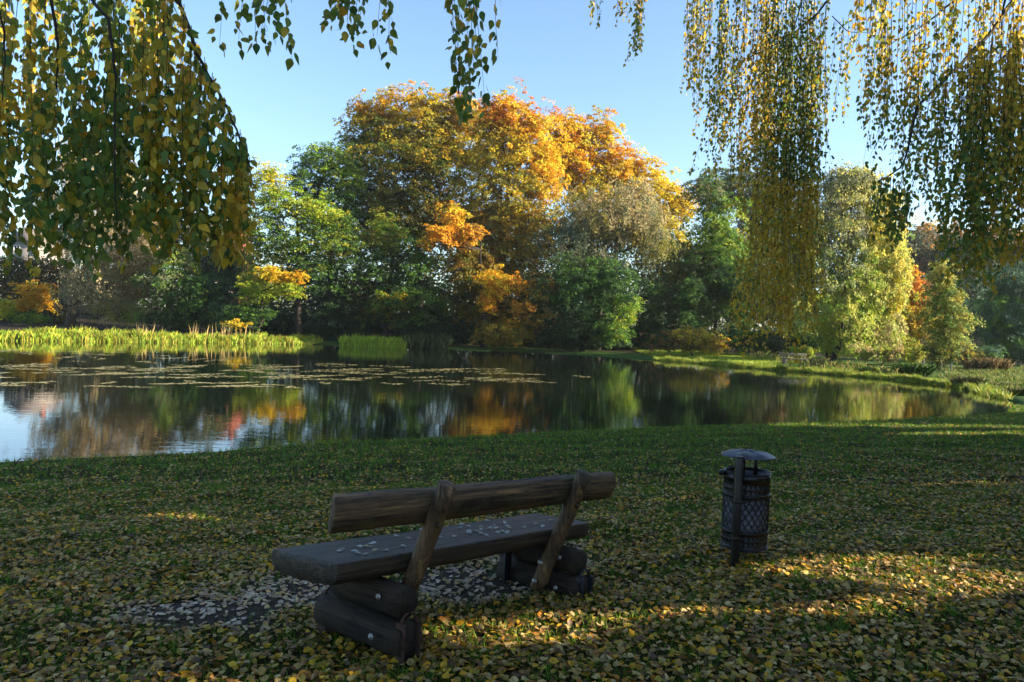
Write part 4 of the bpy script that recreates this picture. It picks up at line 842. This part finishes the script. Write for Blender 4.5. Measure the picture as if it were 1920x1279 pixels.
def birch(root, groups, limbs, lsz, T, nparts, twr, seed):
    r = np.random.default_rng(seed); ST, LCn, LD, LN_, CO = [], [], [], [], []
    for g_ in groups:
        a_ = strands(r, **g_); ST += a_[0]; LCn.append(a_[1]); LD.append(a_[2]); LN_.append(a_[3]); CO.append(a_[4])
    c_, d_, n_, k_ = map(np.vstack, (LCn, LD, LN_, CO)); N_ = len(c_)
    for lm_ in limbs:
        pts = np.array([at(*q) for q in lm_[0]]); 
        tt = np.linspace(0, 1, len(pts)); fine = np.linspace(0, 1, len(pts) * 4)
        pp = np.stack([np.interp(fine, tt, pts[:, i]) for i in range(3)], 1) + r.normal(size=(len(fine), 3)) * lm_[1] * .25
        m = MB(); m.tube(pp, np.linspace(lm_[1], lm_[2], len(fine)), 7, rough=.1); m.obj('branch', M_dbark, root, True)
    order = r.permutation(len(ST))
    for i in order[:200]:
        m = MB(); m.tube(ST[i][::2], np.linspace(twr, twr * .4, len(ST[i][::2])), 3, cap=False); m.obj('twig', M_dbark, root)
    if len(ST) > 200:
        m = MB()
        for i in order[200:]: m.tube(ST[i][::2], np.linspace(twr, twr * .4, len(ST[i][::2])), 3, cap=False)
        tag(m.obj('twigs', M_dbark, root), kind='stuff')
    size = lsz * r.uniform(.55, 1.25, N_)
    if nparts:
        sc = (c_ - EYE) @ fw; vx = 960 + F * ((c_ - EYE) @ camR) / sc; vy = 639.5 - F * ((c_ - EYE) @ camU) / sc
        vis = (sc > .3) & (vx > 0) & (vx < 1920) & (vy > 0) & (vy < 1279)
        key = np.where(vis, size / sc, 0); pick = np.argsort(-key)[:nparts]
        vars_ = []
        for c0 in np.vstack([BG, BO]):
            V, fs, cc_ = leaves(np.zeros((1, 3)), np.array([[0, 1., 0]]), np.array([[0, 0, 1.]]), 1.0, c0[None], T); vars_.append(npmesh('leaf', V, fs, M_birch, cc_))
        allc = np.vstack([BG, BO])
        for i in pick:
            v = int(np.argmin(np.abs(allc - k_[i]).sum(1))); o = bpy.data.objects.new('leaf', vars_[v]); C.objects.link(o)
            tp = unit(d_[i]); nn = unit(n_[i] - tp * (n_[i] @ tp)); wd = np.cross(tp, nn)
            o.parent = root
            o.matrix_world = Matrix(((wd[0], tp[0], nn[0], c_[i][0]), (wd[1], tp[1], nn[1], c_[i][1]), (wd[2], tp[2], nn[2], c_[i][2]), (0, 0, 0, 1))) @ Matrix.Scale(float(size[i]), 4)
        rest = np.setdiff1d(np.arange(N_), pick)
    else: rest = np.arange(N_)
    tag(leafobj('foliage', c_[rest], d_[rest], n_[rest], size[rest], k_[rest], T, M_birch, root), kind='stuff')
def trunk(root, base, top, r0, limbs_to):
    m = MB(); b_ = np.array(base, float); t_ = np.array(top, float)
    m.tube([b_ - [0, 0, .3], b_ + [0, 0, .1], b_ * .7 + t_ * .3, b_ * .4 + t_ * .6, t_], np.array([1.5, 1.15, .95, .75, .4]) * r0, 14, rough=.04)
    m.obj('trunk', M_bbark, root, True)
    for q in limbs_to:
        m = MB(); q = np.array(q); s_ = b_ * .45 + t_ * .55; m.tube([s_, (s_ + q) / 2 + [0, 0, .6], q], [r0 * .4, r0 * .25, r0 * .1], 8); m.obj('branch', M_dbark, root, True)
zb_ = gz(-3.4, -.8)
b1 = empty('birch_tree', (-3.4, -.8, zb_), 'weeping birch whose near leafy twigs hang across the top left', 'tree')
oL = lambda x, y, r: np.clip(np.where((y > 300) & (x > 400), .80, .30 + .25 * np.sin(x * .021 + 1) + .2 * np.sin(y * .013)), .05, .95) if x < 480 else (.12 if x < 800 else np.where(y < 90, .3, .08))
gl = [dict(n=92, xa=-60, xb=345, top=[(-60, -60), (345, -30)], bot=[(-60, 440), (0, 440), (60, 410), (110, 490), (150, 430), (200, 470), (260, 400), (300, 440), (345, 390)], D0=2.5, D1=3.5, lsz=.040, step=.027, ochre=oL, jt=50, jb=50, side=.5),
      dict(n=44, xa=330, xb=478, top=[(330, -10), (350, 60), (380, 120), (420, 200), (450, 260), (480, 340)], bot=[(330, 430), (400, 450), (440, 470), (480, 430)], D0=2.5, D1=3.2, lsz=.040, step=.027, ochre=oL, jt=20, jb=40, side=.4),
      dict(n=7, xa=415, xb=540, top=[(400, -70), (560, -70)], bot=[(415, 60), (450, 50), (540, 85)], D0=2.7, D1=3.0, lsz=.044, step=.030, ochre=oL, jt=10, jb=25, side=0),
      dict(n=10, xa=625, xb=740, top=[(600, -70), (760, -70)], bot=[(625, 30), (680, 75), (740, 95)], D0=2.7, D1=3.0, lsz=.044, step=.030, ochre=oL, jt=10, jb=15, side=0),
      dict(n=8, xa=848, xb=935, top=[(840, -70), (950, -70)], bot=[(848, 205), (900, 190), (935, 90)], D0=2.8, D1=3.1, lsz=.044, step=.030, ochre=oL, jt=10, jb=25, side=0)]
ll = [([(-260, -500, 2.0), (0, -260, 2.3), (220, -110, 2.6), (330, -10, 2.7), (365, 90, 2.7), (420, 190, 2.7), (455, 275, 2.7), (480, 360, 2.7)], .012, .002),
      ([(-260, -400, 2.0), (20, -160, 2.4), (90, -30, 2.6), (108, 70, 2.6), (104, 170, 2.6)], .010, .003), ([(-150, -250, 2.2), (130, -60, 2.6), (205, 40, 2.5), (216, 140, 2.5), (214, 300, 2.5), (218, 420, 2.5)], .008, .002),
      ([(-300, -420, 2.1), (200, -330, 2.6), (450, -120, 2.8), (640, -90, 2.8), (880, -75, 2.9), (960, -60, 2.9)], .014, .003), ([(300, -150, 2.7), (335, -40, 2.7), (340, 10, 2.7)], .006, .002), ([(-300, -150, 2.2), (-20, -60, 2.4), (8, 60, 2.5), (6, 190, 2.5)], .006, .002)]
birch(b1, gl, ll, .039, T_BIRCH, 300, .0016, 5)
trunk(b1, (-3.4, -.8, zb_), (-3.0, -.3, 8), .17, [at(-260, -500, 2.0), at(-300, -420, 2.1), at(-260, -400, 2.0)])
zb_ = gz(6.9, 6.4)
b2 = empty('birch_tree', (6.9, 6.4, zb_), 'weeping birch whose long golden curtains of twigs hang down on the right', 'tree')
oC = lambda x, y, r: np.clip(np.where(y > 330, .92, .62 - .5 * ((x > 1480) & (x < 1560)) + .25 * np.sin(x * .05)), .05, .97) * np.ones_like(y)
oRr = lambda x, y, r: np.clip(.75 - .55 * sm((y - 120) / 150) + .35 * (x > 1860) + .3 * sm((y - 420) / 60), .08, .95) * np.ones_like(y)
gr_ = [dict(n=118, xa=1285, xb=1555, top=[(1280, -60), (1560, -60)], bot=[(1285, 110), (1300, 170), (1340, 200), (1372, 320), (1392, 330), (1402, 300), (1420, 330), (1555, 330)], D0=6.4, D1=8.2, lsz=.055, step=.05, ochre=oC, jt=30, jb=60, side=.55),
       dict(n=26, xa=1420, xb=1450, top=[(1418, 40), (1548, 40)], bot=[(1418, 590), (1445, 630), (1470, 590), (1500, 650), (1525, 600), (1548, 480)], D0=6.6, D1=7.6, lsz=.055, step=.045, ochre=oC, jt=80, jb=50, side=.6),
       dict(n=24, xa=1462, xb=1492, top=[(1418, 60), (1548, 60)], bot=[(1462, 560), (1480, 610), (1492, 560)], D0=6.6, D1=7.4, lsz=.055, step=.045, ochre=oC, jt=80, jb=35, side=.6),
       dict(n=26, xa=1502, xb=1540, top=[(1418, 60), (1548, 60)], bot=[(1502, 600), (1515, 640), (1530, 540), (1540, 470)], D0=6.6, D1=7.4, lsz=.055, step=.045, ochre=oC, jt=80, jb=35, side=.6),
       dict(n=6, xa=1562, xb=1600, top=[(1560, 60), (1600, 40)], bot=[(1562, 210), (1585, 215), (1600, 150)], D0=6.6, D1=7.4, lsz=.05, step=.05, ochre=oC, jt=20, jb=20, side=0),
       dict(n=5, xa=1112, xb=1130, top=[(1100, -60), (1140, -60)], bot=[(1112, 20), (1130, 55)], D0=6.8, D1=7.4, lsz=.05, step=.045, ochre=oC, jt=10, jb=15, side=0),
       dict(n=6, xa=1155, xb=1175, top=[(1100, -60), (1180, -60)], bot=[(1155, 25), (1175, 30)], D0=6.8, D1=7.4, lsz=.05, step=.045, ochre=oC, jt=10, jb=10, side=0),
       dict(n=9, xa=1188, xb=1225, top=[(1100, -60), (1240, -60)], bot=[(1188, 60), (1203, 100), (1225, 45)], D0=6.8, D1=7.4, lsz=.05, step=.045, ochre=oC, jt=10, jb=20, side=0),
       dict(n=112, xa=1605, xb=1935, top=[(1600, -50), (1935, -50)], bot=[(1605, 60), (1640, 170), (1680, 330), (1720, 360), (1780, 400), (1815, 360), (1935, 400)], D0=4.8, D1=6.6, lsz=.05, step=.05, ochre=oRr, jt=30, jb=70, side=.6),
       dict(n=26, xa=1630, xb=1705, top=[(1630, 335), (1705, 350)], bot=[(1630, 400), (1660, 420), (1685, 460), (1705, 420)], D0=4.8, D1=5.4, lsz=.05, step=.04, ochre=oRr, jt=20, jb=25, side=.3, minlen=25),
       dict(n=30, xa=1808, xb=1850, top=[(1800, 150), (1850, 150)], bot=[(1808, 480), (1830, 535), (1850, 500)], D0=4.8, D1=5.4, lsz=.052, step=.04, ochre=oRr, jt=60, jb=20, side=.3),
       dict(n=38, xa=1855, xb=1935, top=[(1855, 100), (1935, 100)], bot=[(1855, 450), (1935, 490)], D0=4.8, D1=5.8, lsz=.052, step=.045, ochre=oRr, jt=60, jb=20, side=.3)]
lr = [([(2100, -120, 6.2), (1930, -40, 6.0), (1860, 60, 5.8), (1790, 130, 5.6), (1720, 200, 5.4), (1695, 310, 5.2), (1640, 345, 5.0)], .022, .003),
      ([(2100, -60, 6.2), (1940, 60, 6.0), (1830, 150, 5.6), (1780, 260, 5.4)], .016, .003), ([(2000, -150, 6.3), (1820, -20, 6.2), (1740, 40, 6), (1660, 90, 5.8)], .014, .003),
      ([(2100, -260, 6.3), (1800, -160, 6.6), (1620, -90, 6.8), (1540, 20, 7), (1490, 60, 7), (1440, 90, 7), (1380, 120, 7)], .018, .003), ([(1620, -90, 6.8), (1510, -20, 7), (1470, 120, 7), (1478, 220, 7), (1482, 380, 7)], .009, .002),
      ([(2100, -260, 6.3), (1700, -190, 6.8), (1450, -110, 7), (1340, -70, 7.1), (1220, -65, 7.1), (1110, -60, 7.1)], .016, .004), ([(1900, -100, 6), (1880, 30, 6), (1875, 160, 5.8)], .012, .003), ([(1560, 30, 7), (1590, 60, 7), (1640, 62, 7)], .005, .002)]
birch(b2, gr_, lr, .042, T_SMALL, 0, .0028, 9)
trunk(b2, (6.9, 6.4, zb_), (6.6, 6.4, 9.5), .22, [at(2100, -120, 6.2), at(2100, -60, 6.2), at(2100, -260, 6.3), at(2000, -150, 6.3)])

# ------------------------------------------------------------ shading trees to the right of the photographer (outside the frame)
def vof(p): return p[1] * math.sin(SUN_AZ) - p[0] * math.cos(SUN_AZ)
HOLES = []
def hole_px(pa_, pb_, w_):          # a sun gap that lights the ground between two picture points
    a_, b_ = gp(*pa_), gp(*pb_); HOLES.append((a_, b_, w_))
hole_px((800, 1200), (1130, 1175), .22); hole_px((1180, 1165), (1700, 1125), .06); hole_px((1650, 1128), (1960, 1098), .18)
hole_px((1350, 1082), (1720, 1052), .18); hole_px((1750, 1052), (1940, 1040), .03); hole_px((20, 1118), (210, 1112), .01)
hole_px((1450, 797), (1880, 800), .5); hole_px((1690, 815), (1900, 812), .4); hole_px((300, 1279), (560, 1275), .1)
hole_px((1690, 910), (1900, 905), .1); hole_px((1100, 950), (1300, 930), .05); hole_px((250, 965), (420, 985), .05)
sx, sy, sz = sdir
def sunrow(x0):
    return
hr = np.random.default_rng(91)
NH = [(9.5, -6), (9.5, -3.2), (9.3, -.4), (9.4, 2.4), (9.6, 5.2), (10.4, 8.0), (12.6, 10.6), (15.2, 13.2), (17.6, 15.6), (20.6, 18.2), (24, 21.4), (27.5, 24.6)]
for i, (hx, hy) in enumerate(NH):
    n = 6800; g0 = gz(hx, hy); top = [6.9, 6.9, 6.7, 6.0, 5.6, 5.9, 7, 7.4, 7.4, 7.4, 7.4, 7.4][i]
    pc = np.stack([hx + hr.uniform(-1, 1, n) * .8, hy + hr.uniform(-1.6, 1.6, n), g0 + .2 + hr.random(n) * (top - .2)], 1)
    keep = np.ones(n, bool)
    for (pa_, pb_, w_) in HOLES:
        # follow the sun ray of each leaf down to the ground strip
        t_ = (pc[:, 2] - pa_[2]) / sz; gx_ = pc[:, 0] - sx * t_; gy_ = pc[:, 1] - sy * t_
        e = pb_[:2] - pa_[:2]; u = ((gx_ - pa_[0]) * e[0] + (gy_ - pa_[1]) * e[1]) / (e @ e); uc = np.clip(u, 0, 1)
        dd = np.hypot(gx_ - pa_[0] - uc * e[0], (gy_ - pa_[1] - uc * e[1]))
        keep &= dd > w_ + .19
    pc = pc[keep]; n = len(pc)
    rt = empty('hornbeam_tree', (hx, hy, g0), 'dense hornbeam %s in the row shading the lawn from the right' % ['nearest', 'second', 'third', 'fourth', 'fifth', 'sixth', 'seventh', 'eighth', 'ninth', 'tenth', 'eleventh', 'farthest'][i], 'tree', 'row of hornbeams right of the lawn')
    m = MB(); m.tube([(hx, hy, g0 - .2), (hx + .05, hy, g0 + 2.4), (hx, hy + .1, g0 + 6.5)], [.12, .10, .03], 9)
    m.obj('trunk', M_dbark, rt, True)
    per = 2; p_ = np.repeat(pc, per, 0) + hr.normal(size=(n * per, 3)) * .05
    leafobj('crown', p_, hr.normal(size=(n * per, 3)), unit(np.tile([.7, 0, .4], (n * per, 1)) + hr.normal(size=(n * per, 3)) * .5), .34 * hr.uniform(.7, 1.2, n * per), mixcol(['olive', 'green', 'gold'], n * per, hr), T_TRI, M_far, rt)
# ------------------------------------------------------------ light autumn haze over the whole place
mh = bpy.data.materials.new('haze'); mh.use_nodes = True; nt_h = mh.node_tree; nt_h.nodes.clear()
pv = nt_h.nodes.new('ShaderNodeVolumePrincipled'); ou = nt_h.nodes.new('ShaderNodeOutputMaterial'); nt_h.links.new(pv.outputs[0], ou.inputs['Volume'])
pv.inputs['Density'].default_value = .00013; pv.inputs['Color'].default_value = (.90, .94, 1, 1); pv.inputs['Anisotropy'].default_value = .3
m = MB(); m.box((0, 115, 18.2), (205, 150, 20.6)); hz_ = m.obj('haze', mh); tag(hz_, 'thin bluish autumn haze', kind='stuff')
